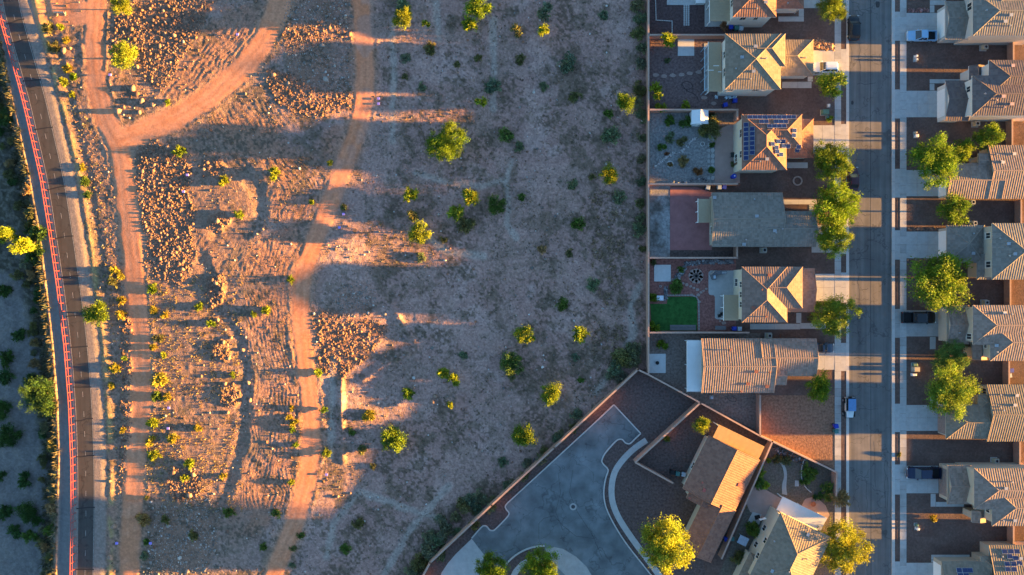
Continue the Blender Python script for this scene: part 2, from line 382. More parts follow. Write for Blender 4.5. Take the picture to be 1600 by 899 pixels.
def terrain(X, Y, full=False):
    """height (m) at photo-plane pixel X, Y; full also returns colour and grit"""
    X = np.asarray(X, float); Y = np.asarray(Y, float)
    fm = field_mask(X, Y)
    h = (fbm(X, Y, 150, 3) - 0.5) * 0.30 + (fbm(X, Y, 24, 4, 3.3) - 0.5) * 0.13 + (fbm(X, Y, 6, 3, 8.8) - 0.5) * 0.085
    dW = dline(X, Y, ROAD_W); dN = dline(X, Y, ROAD_N); dE = dline(X, Y, ROAD_E); dS = dline(X, Y, ROAD_S)
    wj = (fbm(X, Y, 26, 4, 21) - 0.5) * 8
    rd = np.minimum(np.minimum(dW - 16.5 + wj, dN - 18 + wj), np.minimum(dE - 14.5 + wj * 0.5, dS - 20 + wj))   # < 0 on a dirt road
    onroad = 1 - sst(rd, -4.5, 3.5)
    berm = np.exp(-((rd - 4.5) / 3.0) ** 2)
    h = h * (1 - 0.9 * onroad) + berm * (0.16 * fbm(X, Y, 12, 3, 4.1) * fbm(X, Y, 40, 2, 9)) + onroad * 0.07
    rut = np.cos(np.minimum(dE, np.minimum(dW, dN)) * 0.55) * onroad
    h = h + rut * 0.004 * fbm(X, Y, 20, 2, 29)
    rub = np.zeros(X.shape)
    for k, (pg, den, sz) in RUBBLE.items():
        x0 = min(p[0] for p in pg) - 12; x1 = max(p[0] for p in pg) + 12; y0 = min(p[1] for p in pg) - 12; y1 = max(p[1] for p in pg) + 12
        s = (X > x0) & (X < x1) & (Y > y0) & (Y < y1)
        if s.any():
            a = np.zeros(X.shape); a[s] = area(X[s], Y[s], pg, 4.0); rub = np.maximum(rub, a * min(1, den / 4.5))
            if k[0] == 'p': h = h + a * 0.16
    h = h + rub * (0.04 + (fbm(X, Y, 4.0, 2, 13) - 0.5) * 0.16)
    tl = np.zeros(X.shape)
    for pg, ang, wl, amp in TILL:
        x0 = min(p[0] for p in pg) - 16; x1 = max(p[0] for p in pg) + 16; y0 = min(p[1] for p in pg) - 16; y1 = max(p[1] for p in pg) + 16
        s = (X > x0) & (X < x1) & (Y > y0) & (Y < y1)
        if s.any():
            xs, ys = X[s], Y[s]; a = area(xs, ys, pg, 8.0) * (1 - onroad[s]) * (1 - rub[s])
            t = math.radians(ang); c = -xs * math.sin(t) + ys * math.cos(t)
            c = c + (fbm(xs, ys, 40, 2, 31) - 0.5) * 26 + (fbm(xs, ys, 9, 2, 41) - 0.5) * 3
            h[s] += a * amp * 0.5 * np.sin(2 * math.pi * c / wl) * (0.35 + fbm(xs, ys, 18, 2, 51)); tl[s] = np.maximum(tl[s], a)
    dd = dline(X, Y, DITCH) + (fbm(X, Y, 16, 3, 65) - 0.5) * 9; dit = np.exp(-(dd / 7.0) ** 2) * 0.55 + 0.6 * np.exp(-(dline(X + 13, Y, DITCH) / 17.0) ** 2); dit = dit * (0.35 + 0.9 * fbm(X, Y, 26, 3, 63)); h = h - dit * 0.24 + np.exp(-((dd - 14) / 5) ** 2) * 0.05 * fbm(X, Y, 10, 2, 61)
    dc = dline(X, Y, CRES); cre = 1 - sst(dc + (fbm(X, Y, 18, 3, 67) - 0.5) * 12, 4, 18); h = h - cre * 0.20
    for pts, wd, hh in BERMS:
        if hh: h = h + np.exp(-(dline(X, Y, pts) / wd) ** 2) * hh * (0.6 + 0.8 * fbm(X, Y, 8, 2, 71))
    # cycle path bench, shoulder berm, bank and wash
    px_, bx = pathx(Y), bankx(Y)
    dp = X - px_
    bench = sst(X, bx - 4, bx + 3) * (1 - sst(dp, 26, 36))
    h = h * (1 - bench)
    h = h + np.exp(-((dp - 38) / 4.5) ** 2) * (0.02 + 0.16 * fbm(X, Y, 16, 3, 81)) - np.exp(-((dp - 52) / 6) ** 2) * 0.10
    h = h - bench * 0.42 * np.clip((-17 - dp) / np.maximum(px_ - 17 - bx, 5), 0, 1)
    h = h - 0.12 * sst(dp, 22, 34) * (1 - sst(dp, 70, 120))
    drop = 1 - sst(X - bx, -34, 0)
    h = h * (1 - 0.3 * drop) - drop * (3.2 + (fbm(X, Y, 26, 3, 91) - 0.5) * 1.2)
    h = h - 0.65 * sst(1005 - X, 0, 240) * sst(X, 430, 660)     # shallow basin added so wall and house shadows reach further west
    h = h * fm
    if not full: return h
    # ---- colours (albedo)
    n1 = fbm(X, Y, 60, 5, 2); n2 = fbm(X, Y, 16, 4, 6); n3 = fbm(X, Y, 5, 3, 12); n4 = fbm(X, Y, 170, 3, 17)
    C = lambda r, g, b: np.array([r, g, b])
    def mix(a, b, t): return a * (1 - t[..., None]) + b * t[..., None]
    col = np.broadcast_to(C(0.300, 0.206, 0.178), X.shape + (3,)).copy()
    silt = sst(n1 * 0.6 + n2 * 0.4, 0.50, 0.66); col = mix(col, C(0.375, 0.282, 0.250), silt)
    weed = sst(n2 * 0.55 + (1 - n1) * 0.25 + n3 * 0.3, 0.53, 0.66); col = mix(col, C(0.150, 0.118, 0.088), weed * 0.85)
    red = sst(1 - X / 620.0 + (n4 - 0.5) * 0.5, 0.15, 0.5); col = mix(col, C(0.285, 0.165, 0.112), red * 0.85 * (1 - weed * 0.5))
    col = mix(col, C(0.34, 0.165, 0.10), tl * 0.6 * sst(n1, 0.3, 0.6))
    col = mix(col, C(0.24, 0.135, 0.09), rub * 0.8)
    edge = (1 - sst(rd, 0, 15)) * 0.6; col = mix(col, C(0.36, 0.215, 0.14), edge)
    col = mix(col, mix(np.broadcast_to(C(0.51, 0.215, 0.112), X.shape + (3,)), C(0.56, 0.255, 0.145), sst(n2, 0.35, 0.65)), onroad)
    spot = sst(fbm(X, Y, 3.4, 2, 111) * 0.62 + fbm(X, Y, 34, 3, 115) * 0.5, 0.60, 0.70) * (1 - onroad); col = mix(col, C(0.095, 0.078, 0.056), spot * 0.75)
    mauve = sst(fbm(X, Y, 44, 4, 121), 0.50, 0.62) * sst(X, 430, 600); col = mix(col, C(0.36, 0.262, 0.225), mauve * 0.5)
    dm = np.minimum(np.minimum(dW, dN), dE); wheel = np.exp(-((dm - 5.2 + (n2 - 0.5) * 3) / 2.0) ** 2) * onroad * sst(n1, 0.3, 0.6); col = mix(col, C(0.62, 0.31, 0.18), wheel * 0.45)
    mid = np.exp(-(dm / 2.4) ** 2) * onroad * sst(n2, 0.4, 0.65); col = mix(col, C(0.40, 0.185, 0.105), mid * 0.5)
    col = mix(col, col * C(1.10, 0.95, 0.90), sst(X, 380, 560))
    # foot trails across the scrub
    for tr in ([(800,250),(790,285),(795,320),(792,350),(806,372)], [(792,280),(750,290),(700,285),(650,270)], [(655,360),(700,395),(755,400)],
               [(1000,445),(985,480),(990,520),(965,570),(930,615)], [(680,0),(685,60)], [(700,760),(640,830),(600,899)], [(690,815),(560,770),(520,820),(510,870)],
               [(770,30),(772,100),(770,170)], [(612,30),(614,120),(612,220)], [(520,560),(518,640),(516,715)]):
        d = dline(X, Y, tr) + (n2 - 0.5) * 9; col = mix(col, C(0.36, 0.285, 0.235), (1 - sst(d, 1.5, 8)) * 0.75)
    # yellowed grass on the shoulder berm and along the west track
    gy = np.exp(-((dp - 38) / 5) ** 2) * sst(n2, 0.35, 0.55); col = mix(col, C(0.38, 0.28, 0.12), gy * 0.7)
    sh = sst(X, bx - 2, bx + 2) * (1 - sst(dp, 28, 34)); col = mix(col, C(0.245, 0.195, 0.165), sh * 0.95)
    lsh = sst(X, bx - 2, bx + 2) * (1 - sst(dp, -22, -14)); col = mix(col, C(0.165, 0.155, 0.150), lsh)
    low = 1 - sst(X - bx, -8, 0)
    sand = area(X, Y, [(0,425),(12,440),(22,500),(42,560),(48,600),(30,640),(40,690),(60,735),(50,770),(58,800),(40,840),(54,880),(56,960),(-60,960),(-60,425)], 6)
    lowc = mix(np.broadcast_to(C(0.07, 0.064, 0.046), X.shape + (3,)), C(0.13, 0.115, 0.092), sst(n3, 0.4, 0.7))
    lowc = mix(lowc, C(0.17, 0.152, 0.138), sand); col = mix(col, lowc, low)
    res = mix(np.broadcast_to(C(0.112, 0.072, 0.060), X.shape + (3,)), C(0.135, 0.090, 0.074), sst(n2, 0.35, 0.65))
    # dark weedy band at the foot of the estate wall
    col = col * (0.89 + 0.22 * n3[..., None]) * (0.93 + 0.14 * fbm(X, Y, 2.6, 2, 19)[..., None])
    col = mix(res, col, fm)
    grit = 0.9 - 0.72 * onroad - 0.55 * lsh - 0.45 * sh - 0.4 * sand * low + 0.35 * rub
    grit = np.where(fm < 0.5, 0.5, np.clip(grit, 0.1, 1.25))
    return h, col, grit

def GZ(px, py): return float(terrain(np.array([px]), np.array([py]))[0])
def PG(px, py, up=0.0):
    """world point on the terrain seen at photo pixel px, py"""
    z = GZ(px, py); x, y = P(px, py, z); return (x, y, z + up)

def build_ground():
    fine = 1.6
    xs = list(np.arange(-64, 1018, fine)) + list(np.arange(1022, 1326, 10)) + [1326.2, 1326.8] + list(np.arange(1335, 1390, 11)) + [1394.2, 1394.8] + list(np.arange(1402, 1720, 14))
    ys = list(np.arange(-52, 955, fine))
    ext = [30, 80, 160, 320, 700, 1600, 4000, 10000, 30000]
    xs = [xs[0] - e for e in reversed(ext)] + xs + [xs[-1] + e for e in ext]
    ys = [ys[0] - e for e in reversed(ext)] + ys + [ys[-1] + e for e in ext]
    xs = np.array(xs); ys = np.array(ys)
    X, Y = np.meshgrid(xs, ys)
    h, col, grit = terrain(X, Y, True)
    far = (X > 1760) | (X < -100) | (Y < -90) | (Y > 990)
    h[far & (X > -100)] = 0.0
    street = (X > 1326.5) & (X < 1394.5) & (Y > -300) & (Y < 1200); h[street] = -0.3
    V = np.stack([(X - CX) / PXM, (CY - Y) / PXM, h], -1).reshape(-1, 3)
    ny, nx = X.shape; i = np.arange(ny * nx).reshape(ny, nx)
    F = np.stack([i[:-1, :-1], i[1:, :-1], i[1:, 1:], i[:-1, 1:]], -1).reshape(-1, 4)
    c4 = np.concatenate([col.reshape(-1, 3), np.ones((ny * nx, 1))], 1)
    me = npmesh('ground', V, F, GROUNDM, True, {'Col': ('FLOAT_COLOR', c4), 'grit': ('FLOAT', grit.ravel())})
    tag(link('ground', me), 'rough desert ground under the whole site', 'ground', kind='structure')
build_ground()

def zat(X, Y): return terrain(np.asarray(X, float), np.asarray(Y, float))
def world_of(X, Y, z):
    return np.stack([(np.asarray(X) - CX) / PXM, (CY - np.asarray(Y)) / PXM, z], -1)   # ground-plane position (terrain grid space)

def strip(name, m, pts, wd, z, parent=None, thick=None):
    """flat ribbon along photo-pixel points, width in px"""
    mb = MB(); L = []; Rr = []
    for i, (x, y) in enumerate(pts):
        a = pts[max(i-1, 0)]; b = pts[min(i+1, len(pts)-1)]; dx, dy = b[0]-a[0], b[1]-a[1]; l = math.hypot(dx, dy) or 1
        nx, ny = -dy/l*wd/2, dx/l*wd/2; L.append((*P(x+nx, y+ny), z)); Rr.append((*P(x-nx, y-ny), z))
    n = len(pts)
    if thick:
        T = lambda q: [(a, b, c-thick) for a, b, c in q]
        mb.add(L + Rr + T(L) + T(Rr), [(i, i+1, n+i+1, n+i) for i in range(n-1)] + [(i, 2*n+i, 2*n+i+1, i+1) for i in range(n-1)] +
               [(n+i, n+i+1, 3*n+i+1, 3*n+i) for i in range(n-1)] + [(0, n, 3*n, 2*n), (n-1, 3*n-1, 4*n-1, 2*n-1)])
    else: mb.add(L + Rr, [(i, i+1, n+i+1, n+i) for i in range(n-1)])
    me = mb.mesh(name, m)
    for p in me.polygons: pass
    o = link(name, me, parent)
    return o

def smooth_pts(pts, k=6):
    """Catmull-Rom"""
    out = []
    for i in range(len(pts)-1):
        p0, p1, p2, p3 = pts[max(i-1,0)], pts[i], pts[i+1], pts[min(i+2, len(pts)-1)]
        for j in range(k):
            t = j/k
            out.append(tuple(0.5*((2*p1[c]) + (-p0[c]+p2[c])*t + (2*p0[c]-5*p1[c]+4*p2[c]-p3[c])*t*t + (-p0[c]+3*p1[c]-3*p2[c]+p3[c])*t**3) for c in (0,1)))
    out.append(pts[-1]); return out

def sheet(name, m, pts, z, label, parent=None, thick=0.0):
    mb = MB(); q = [P(*p) for p in pts]
    a = sum(p[0]*r[1]-r[0]*p[1] for p, r in zip(q, q[1:] + q[:1]))
    if a < 0: q = q[::-1]
    if thick: mb.prism(q, z - thick, z)
    else: mb.add([(x, y, z) for x, y in q], [tuple(range(len(q)))])
    o = mb.build(name, m, parent)
    if parent is None: tag(o, label, name.split('_')[-1], kind='structure')
    return o
def R4(x0, y0, x1, y1): return [(x0,y0),(x1,y0),(x1,y1),(x0,y1)]
PAINT_OLD = mat('worn_path_paint', (0.30, 0.28, 0.25), 0.9, 0.5, 3)
# ------------------------------------------------------------------ cycle path with its railing
pp = smooth_pts(list(zip(PATH_X, PATH_Y)), 5)
path = strip('cycle_path', ASPH_PATH, pp, 27, 0.02); tag(path, 'dark asphalt cycle path curving along the left edge', 'path', kind='structure')
for s in (-1, 1):
    e = [(x + s * 12.6, y) for x, y in pp]
    strip('edge_line', PAINT_OLD, e, 0.8, 0.026, path)
acc = 0.0
for (x0, y0), (x1, y1) in zip(pp, pp[1:]):
    pass
yy = -8.0
while yy < 912:
    strip('dash_line', PAINT_OLD, [(float(pathx(yy)), yy), (float(pathx(yy + 8.5)), yy + 8.5)], 0.7, 0.0262, path); yy += 31.0
for yc, tilt in ((34, 8), (64, 6), (126, 2), (201, 4), (294, 6), (371, 4), (432, 4), (494, 1), (542, 2), (605, 0), (656, 4), (713, 2), (794, 2), (890, 0)):
    xc = float(pathx(yc)); j = [(xc - 15, yc + tilt / 2), (xc - 5, yc + tilt / 4 + RND.uniform(-.6, .6)), (xc + 4, yc - tilt / 4 + RND.uniform(-.6, .6)), (xc + 14, yc - tilt / 2)]
    strip('crack_seal', SEAL, j, 1.7, 0.0265, path)
def railing():
    root = empty('railing', (*P(float(pathx(450)) - 20, 450), 0))
    tag(root, 'long red pipe railing along the left side of the cycle path', 'railing')
    ox, oy = root.location.x, root.location.y
    gx = lambda y: (*P(float(pathx(y)) - 16.5, y), 0)
    ysq = np.arange(-30, 930, 12.6); ht = 1.25
    for nm, z, r in (('top_rail', ht, 0.05), ('middle_rail', ht * 0.52, 0.04)):
        mb = MB()
        for a, b in zip(ysq, ysq[1:]):
            A, B = gx(a), gx(b); mb.tube((A[0]-ox, A[1]-oy, z), (B[0]-ox, B[1]-oy, z), r)
        mb.build(nm, RAILRED, root)
    post = MB().cyl(0, 0, 0, ht - 0.05, 0.045, n=6).add([(-.09,-.09,.0),(.09,-.09,.0),(.09,.09,.0),(-.09,.09,.0),(-.09,-.09,.03),(.09,-.09,.03),(.09,.09,.03),(-.09,.09,.03)],
        [(4,5,6,7),(0,1,5,4),(1,2,6,5),(2,3,7,6),(3,0,4,7)]).mesh('post', RAILRED)
    for a in ysq:
        A = gx(a); link('post', post, root, (A[0]-ox, A[1]-oy, 0))
railing()

# ------------------------------------------------------------------ street, kerbs, sidewalks
Y0, Y1 = -40, 940
st = sheet('street', ASPH, R4(1326, Y0, 1394.6, Y1), -0.12, 'grey asphalt residential street running up the picture'); st['category'] = 'street'
strip('center_seam', SEAL_ST, [(1360.5, Y0), (1360.8, 300), (1361.2, 600), (1361.6, Y1)], 0.8, -0.116, st)
r2 = random.Random(3)
for yc in (16, 92, 131, 214, 336, 352, 452, 468, 560, 571, 589, 598, 686, 802, 826, 868, 250, 405, 520, 640, 745):
    x0 = r2.uniform(1328, 1350); x1 = x0 + r2.uniform(10, 36); pts = []
    for k in range(6): pts.append((x0 + (x1 - x0) * k / 5, yc + r2.uniform(-1.6, 1.6)))
    strip('street_crack', SEAL_ST, pts, r2.uniform(.35, .7), -0.1155, st)
for k in range(7):
    x = r2.uniform(1330, 1390); y = r2.uniform(0, 800)
    strip('street_crack', SEAL_ST, [(x + r2.uniform(-2, 2), y + 12 * j) for j in range(7)], 0.45, -0.1158, st)
for (x, y, r, zz) in ((1332.3, 160.5, 2.6, -.1157), (1341, 878, 2.4, -.1157), (1372, 7, 4.5, -.1159)):
    n = 12; sheet('oil_stain', SEAL_ST, [(x + r * (0.7 + .3 * r2.random()) * math.cos(6.283 * i / n), y + 1.5 * r * (0.7 + .3 * r2.random()) * math.sin(6.283 * i / n)) for i in range(n)], zz, '', st)

def kerb_run(label, x0, x1):
    root = empty('kerb', (*P((x0 + x1) / 2, 450), 0)); tag(root, label, 'kerb', kind='structure')
    ln = 36.0; a = P(x0, 0)[0]; b = P(x1, 0)[0]; me = MB().box(-(b-a)/2, -ln/PXM/2 + .012, -.15, (b-a)/2, ln/PXM/2 - .012, .022).mesh('kerb_stone', KERB)
    y = Y0
    while y < Y1:
        link('kerb_stone', me, root, (0, P(0, y + ln/2)[1] - root.location.y, 0)); y += ln
kerb_run('pale concrete kerb on the west side of the street', 1322.2, 1326.6)
kerb_run('pale concrete kerb on the east side of the street', 1393.6, 1398.2)
def sidewalk(label, x0, x1):
    root = empty('sidewalk', (*P((x0 + x1) / 2, 450), 0)); tag(root, label, 'sidewalk', kind='structure')
    ln = 13.2; a = P(x0, 0)[0]; b = P(x1, 0)[0]
    ms = [MB().box(-(b-a)/2, -ln/PXM/2 + .014, -.08, (b-a)/2, ln/PXM/2 - .014, .03 + dz).mesh('sidewalk_slab', m) for dz, m in ((0, CONC), (.004, CONC), (.002, CONC_OLD))]
    y = Y0
    while y < Y1:
        link('sidewalk_slab', RND.choice(ms), root, (0, P(0, y + ln/2)[1] - root.location.y, 0)); y += ln
sidewalk('concrete slab sidewalk on the west side of the street', 1304.2, 1314.0)
sidewalk('concrete slab sidewalk on the east side of the street', 1406.2, 1416.2)

def driveway(label, x0, y0, x1, y1, nx, ny, apron, m=None, extra=()):
    root = empty('driveway', (*P((x0 + x1) / 2, (y0 + y1) / 2), 0)); tag(root, label, 'driveway', kind='structure')
    ox, oy = root.location.x, root.location.y
    def slab(nm, a, b, c, d, z):
        p = P(a, b); q = P(c, d); g = .014
        MB().box(p[0]-ox+g, q[1]-oy+g, -.08, q[0]-ox-g, p[1]-oy-g, z).build(nm, m or CONC, root)
    for i in range(nx):
        for j in range(ny):
            slab('driveway_slab', x0+(x1-x0)*i/nx, y0+(y1-y0)*j/ny, x0+(x1-x0)*(i+1)/nx, y0+(y1-y0)*(j+1)/ny, .024 + .003*((i+j) % 2))
    for j in range(2):
        slab('apron_slab', apron[0], y0-2+(y1-y0+4)*j/2, apron[1], y0-2+(y1-y0+4)*(j+1)/2, .026)
    for (a, b, c, d) in extra: slab('walkway_slab', a, b, c, d, .0245)
WA, EA = (1314, 1322.2), (1398.2, 1406.2)
driveway('pale driveway of the tan house under the white car', 1268, 79, 1304, 118, 2, 2, WA, None, ((1222,128,1246,138),(1246,128,1268,138),(1262,120,1270,127.6)))
driveway('driveway in front of the house with solar panels', 1266, 196, 1304, 241, 2, 2, WA, None, ((1228,254,1262,263),))
driveway('driveway behind the street trees of the grey gable house', 1268, 352, 1304, 395, 2, 2, WA, None, ((1220,312,1248,319.6),(1248,312,1276,319.6),(1264,320,1271,331)))
driveway('sunlit driveway of the brown hip roofed house', 1270, 428, 1304, 471, 2, 2, WA, None, ((1228,480,1250,488),(1250,480,1270,488),(1244,489,1252,505),(1172,506,1210,515),(1210,506,1250,515),(1250,505,1290,514)))
driveway('driveway with the small blue car in front of the striped tile roof', 1272, 538, 1304, 578, 2, 2, WA, None)
driveway('driveway of the top left house cut by the frame', 1255, -30, 1304, 13, 2, 2, WA, None, ((1216,26,1236,34),(1236,26,1256,34),(1248,14,1256,26)))
EH = [('north driveway under the silver pickup', 20.5, 62), ('driveway of the brown flat tiled house on the east side', 142, 183.5), ('driveway below the big green tree on the east side', 266, 307),
      ('driveway edged by stone rows above the large round tree', 362, 404), ('driveway under the black pickup', 485, 526), ('empty driveway of the tan roofed house on the east side', 633, 673.5),
      ('driveway under the dark blue pickup', 728, 771), ('driveway of the lower right house with solar panels', 879.5, 922)]
EX = {0: ((1452.8,0.5,1478,8.2),(1452.8,8.6,1460,20)), 1: ((1452.5,124,1500,130.5),(1452.5,131,1460,141.6)), 4: ((1452.8,526.6,1462,546),), 5: ((1453,619,1466,632.6),), 6: ((1454,771.6,1462,792),(1462.4,784.4,1506,792)), 7: ((1455,867,1515,874.6),(1455,875,1463,879))}
for i, (lb, a, b) in enumerate(EH):
    driveway(lb, 1416.2, a, 1466.5, b, 3, 2, EA, CONC_OLD if i == 4 else None, EX.get(i, ()))

# ------------------------------------------------------------------ yards
G_MAR = gravel('maroon_gravel', (0.075, 0.048, 0.046)); G_PUR = gravel('mauve_gravel', (0.135, 0.088, 0.080)); G_GREY = gravel('blue_grey_gravel', (0.185, 0.175, 0.165))
G_RED = gravel('red_gravel', (0.20, 0.088, 0.072)); G_DRK = gravel('dark_brown_gravel', (0.085, 0.062, 0.055)); G_TAN = gravel('tan_gravel', (0.155, 0.118, 0.098)); G_LGT = gravel('pale_grit', (0.235, 0.225, 0.215), 0.5, 2.0, (0.13, 0.115, 0.1))
G_CUL = gravel('umber_gravel', (0.088, 0.062, 0.056)); G_ORG = gravel('rust_gravel', (0.19, 0.105, 0.068))
for nm, m, pts, lb in (
 ('yard', G_MAR, R4(1015.5,-30,1142,53), 'maroon gravel back yard at the top'),
 ('yard', G_PUR, R4(1015.5,55,1150,170), 'mauve gravel back yard with stepping stones'),
 ('yard', G_GREY, R4(1015.5,172,1117,286), 'blue grey gravel back yard with desert plants'),
 ('yard', G_TAN, R4(1104,172,1152,197), 'brown dirt beside the garden shed'),
 ('yard', G_LGT, R4(1015.5,288,1046.8,402), 'pale gritty strip behind the maroon patio'),
 ('yard', G_DRK, R4(1047.2,392,1152,402), 'dark weedy strip beside the grey gable house'),
 ('yard', G_RED, R4(1015.5,404,1150,519), 'red gravel back yard with lawn and fire pit'),
 ('yard', G_TAN, [(1015.5,521),(1188,521),(1188,676),(1100,632),(1015.5,584)], 'grey brown back yard of the striped roof house'),
 ('yard', G_ORG, [(1190,618),(1303.6,618),(1303.6,733),(1190,681)], 'rust gravel corner yard with a curved band of sun'),
 ('yard', G_CUL, [(999,583),(1090,634),(993,722),(1048,757),(1080,790),(1110,930),(640,930),(672,884),(866,704)], 'umber gravel around the end of the cul-de-sac'),
 ('yard', G_DRK, [(1098,634),(1204,690),(1130,875),(1060,800),(1050,756),(998,722)], 'dark gravel yard of the angled red roof house'),
 ('yard', gravel('weedy_yard', (0.10, 0.085, 0.065), 0.5, 3, (0.14, 0.11, 0.09)), [(1209,692),(1303.5,738),(1303.5,930),(1110,930),(1134,872)], 'weedy garden of the angled hip roof house'),
 ):
    # each gravel sheet lies 5 mm over the ground; lots do not overlap one another except the corner yards, which are stacked
    zz = 0.005 + 0.004 * (lb.startswith('dark gravel')) 
    sheet(nm, m, pts, zz, lb)['category'] = 'yard'
MAROON = mat('maroon_patio', (0.31, 0.135, 0.125), 0.9, 0.22, 0.8)
PATIO = mat('mauve_patio', (0.36, 0.25, 0.21), 0.9, 0.14, 0.8)
sheet('patio', MAROON, [(1047,293),(1090,293),(1106,299),(1112,301),(1112,391),(1047,391)], .03, 'maroon coloured concrete patio', None, .03)
pa = [(1117,287)] + [(1117 + 0, 215)] + [(1117 + 32 - 32*math.cos(t), 215 - 20*math.sin(t)) for t in (0.3, .6, .9, 1.2, 1.5)] + [(1156,195),(1156,286)]
sheet('patio', PATIO, pa[1:] + [(1117,286)], .03, 'mauve concrete patio with a rounded corner', None, .03)
sheet('patio', CONC, [(1109,424),(1110,423),(1149,423),(1152,500),(1131,500),(1120,499),(1117,497),(1117,464),(1115,461.5),(1109,461),(1107,458),(1107,426)], .03, 'pale L shaped concrete patio behind the brown house', None, .03)
sheet('patio', CONC, R4(1100,68,1136,143), .03, 'concrete patio under the tan cover', None, .03)
sheet('patio', CONC, R4(1101,-20,1146,42), .03, 'concrete patio of the top house', None, .03)
sheet('patio', CONC, R4(1042,-20,1100.5,8), .028, 'concrete strip in the maroon yard', None, .03)
sheet('patio', CONC, R4(1072,531,1100,613), .03, 'patio under the white cover', None, .03)
for x0, y0, x1, y1, lb in ((1059,60,1084.5,87.5,'white square slab beside the yellow bush in the mauve yard'), (1022,414,1048,440,'pale square slab in the red gravel yard'), (1013.8,553,1040,583,'pale square slab with a round black pit')):
    o = sheet('slab', mat('white_slab', (0.52, 0.52, 0.50), 0.85, 0.1, 2), R4(x0,y0,x1,y1), .09, lb, None, .08)
lawn_m = mat('lawn_grass', (0.032, 0.105, 0.026), 0.95, 0.5, 1.3, bump=0.03, bscale=20, spec=0.1)
lw = sheet('lawn', lawn_m, [(1016,475),(1042,475),(1043,464),(1084,463.5),(1088,466),(1089.5,470),(1089.5,517),(1018,517)], .02, 'dark green lawn in the red gravel yard'); lw['category'] = 'lawn'
# lawn edging, stone by stone
ed = empty('lawn_edging', (*P(1066, 463), 0)); tag(ed, 'pale stone edging round the green lawn', 'edging')
es = MB().box(-.22, -.11, 0, .22, .11, .1).mesh('edging_stone', mat('edging_stone', (0.30, 0.27, 0.25), .9, .3, 3))
pts = smooth_pts([(1043,461.5),(1060,461.5),(1080,461.5),(1088,464),(1091.5,470),(1092,490),(1092,516)], 1)
def along(pts, step):
    out = []; rest = 0.0
    for (x0, y0), (x1, y1) in zip(pts, pts[1:]):
        l = math.hypot(x1-x0, y1-y0); t = rest
        while t < l: out.append((x0+(x1-x0)*t/l, y0+(y1-y0)*t/l, math.atan2(-(y1-y0), x1-x0))); t += step
        rest = t - l
    return out
for x, y, a in along(pts, 4.6):
    p = P(x, y); link('edging_stone', es, ed, (p[0]-ed.location.x, p[1]-ed.location.y, 0), a)
dk = empty('deck', (*P(1067, 512), 0)); tag(dk, 'small grey plank deck at the edge of the lawn', 'deck')
pl = MB().box(-4.4/PXM*4.6, -.1, .03, 4.4/PXM*4.6, .1, .12).mesh('plank', mat('grey_plank', (0.17, 0.16, 0.165), .85, .2, 2))
for k in range(4): link('plank', pl, dk, (0, (k-1.5)*.24, 0))

# stepping stones and flagstones
FLAG = mat('flagstone', (0.33, 0.24, 0.205), .9, .2, 3)
def stone_mesh(rad, sq=1.0, n=8, seed=0, h=.07, m=None):
    r = random.Random(seed); q = [(rad*(.82+.3*r.random())*math.cos(6.283*i/n), rad*sq*(.82+.3*r.random())*math.sin(6.283*i/n)) for i in range(n)]
    return MB().prism(q, 0.0, h).mesh('stepping_stone', m or FLAG)
ss = empty('stepping_stone_path', (*P(1058, 115), 0)); tag(ss, 'row of pinkish stepping stones in the mauve yard', 'path')
for i, (x, y) in enumerate(((1024.5,117.5),(1037.5,119.5),(1051,118),(1065,117),(1078,115),(1092,113),(1100,153),(1115,162))):
    p = P(x, y); link('stepping_stone', stone_mesh(.58, .62, 8, i), ss, (p[0]-ss.location.x, p[1]-ss.location.y, .005))
ss = empty('stepping_stone_path', (*P(1080, 448), 0)); tag(ss, 'curved row of stepping stones from the pale slab to the patio', 'path')
for i, (x, y, r) in enumerate(((1050.5,437,.34),(1062,441,.3),(1067,443,.3),(1073,445,.36),(1079,447.5,.3),(1084,450,.28),(1089.5,453,.34),(1095,457,.3),(1099,454.5,.26),(1103.5,451.5,.26),(1091,461,.34),(1081,461,.3),(1092.5,472,.3),(1131,505,.42),(1125,502,.22))):
    p = P(x, y); link('stepping_stone', stone_mesh(r, .8, 8, 40+i), ss, (p[0]-ss.location.x, p[1]-ss.location.y, .005))
fp = empty('fire_pit', (*P(1087.5, 431.5), 0)); tag(fp, 'round fire pit ringed by pink flagstone petals', 'fire pit')
for i in range(9):
    a = 6.283*i/9 + .2; r = 8.0/PXM; link('flagstone', stone_mesh(.56, .82, 9, 80+i, .08), fp, (r*math.cos(a), r*math.sin(a), .005), a + 1.57)
MB().ring(0, 0, 0, .35, .28, .42).build('pit_wall', mat('pit_stone', (.12,.1,.09), .9), fp)
MB().cyl(0, 0, 0, .1, .28).build('ash_bed', BLACK, fp)
o = MB().cyl(0, 0, 0, .3, .28, .32, 14).add([], []).build('fire_bowl', BLACK, None, (*P(1026.5, 567), .09)); tag(o, 'round black fire bowl on the pale slab', 'fire bowl')

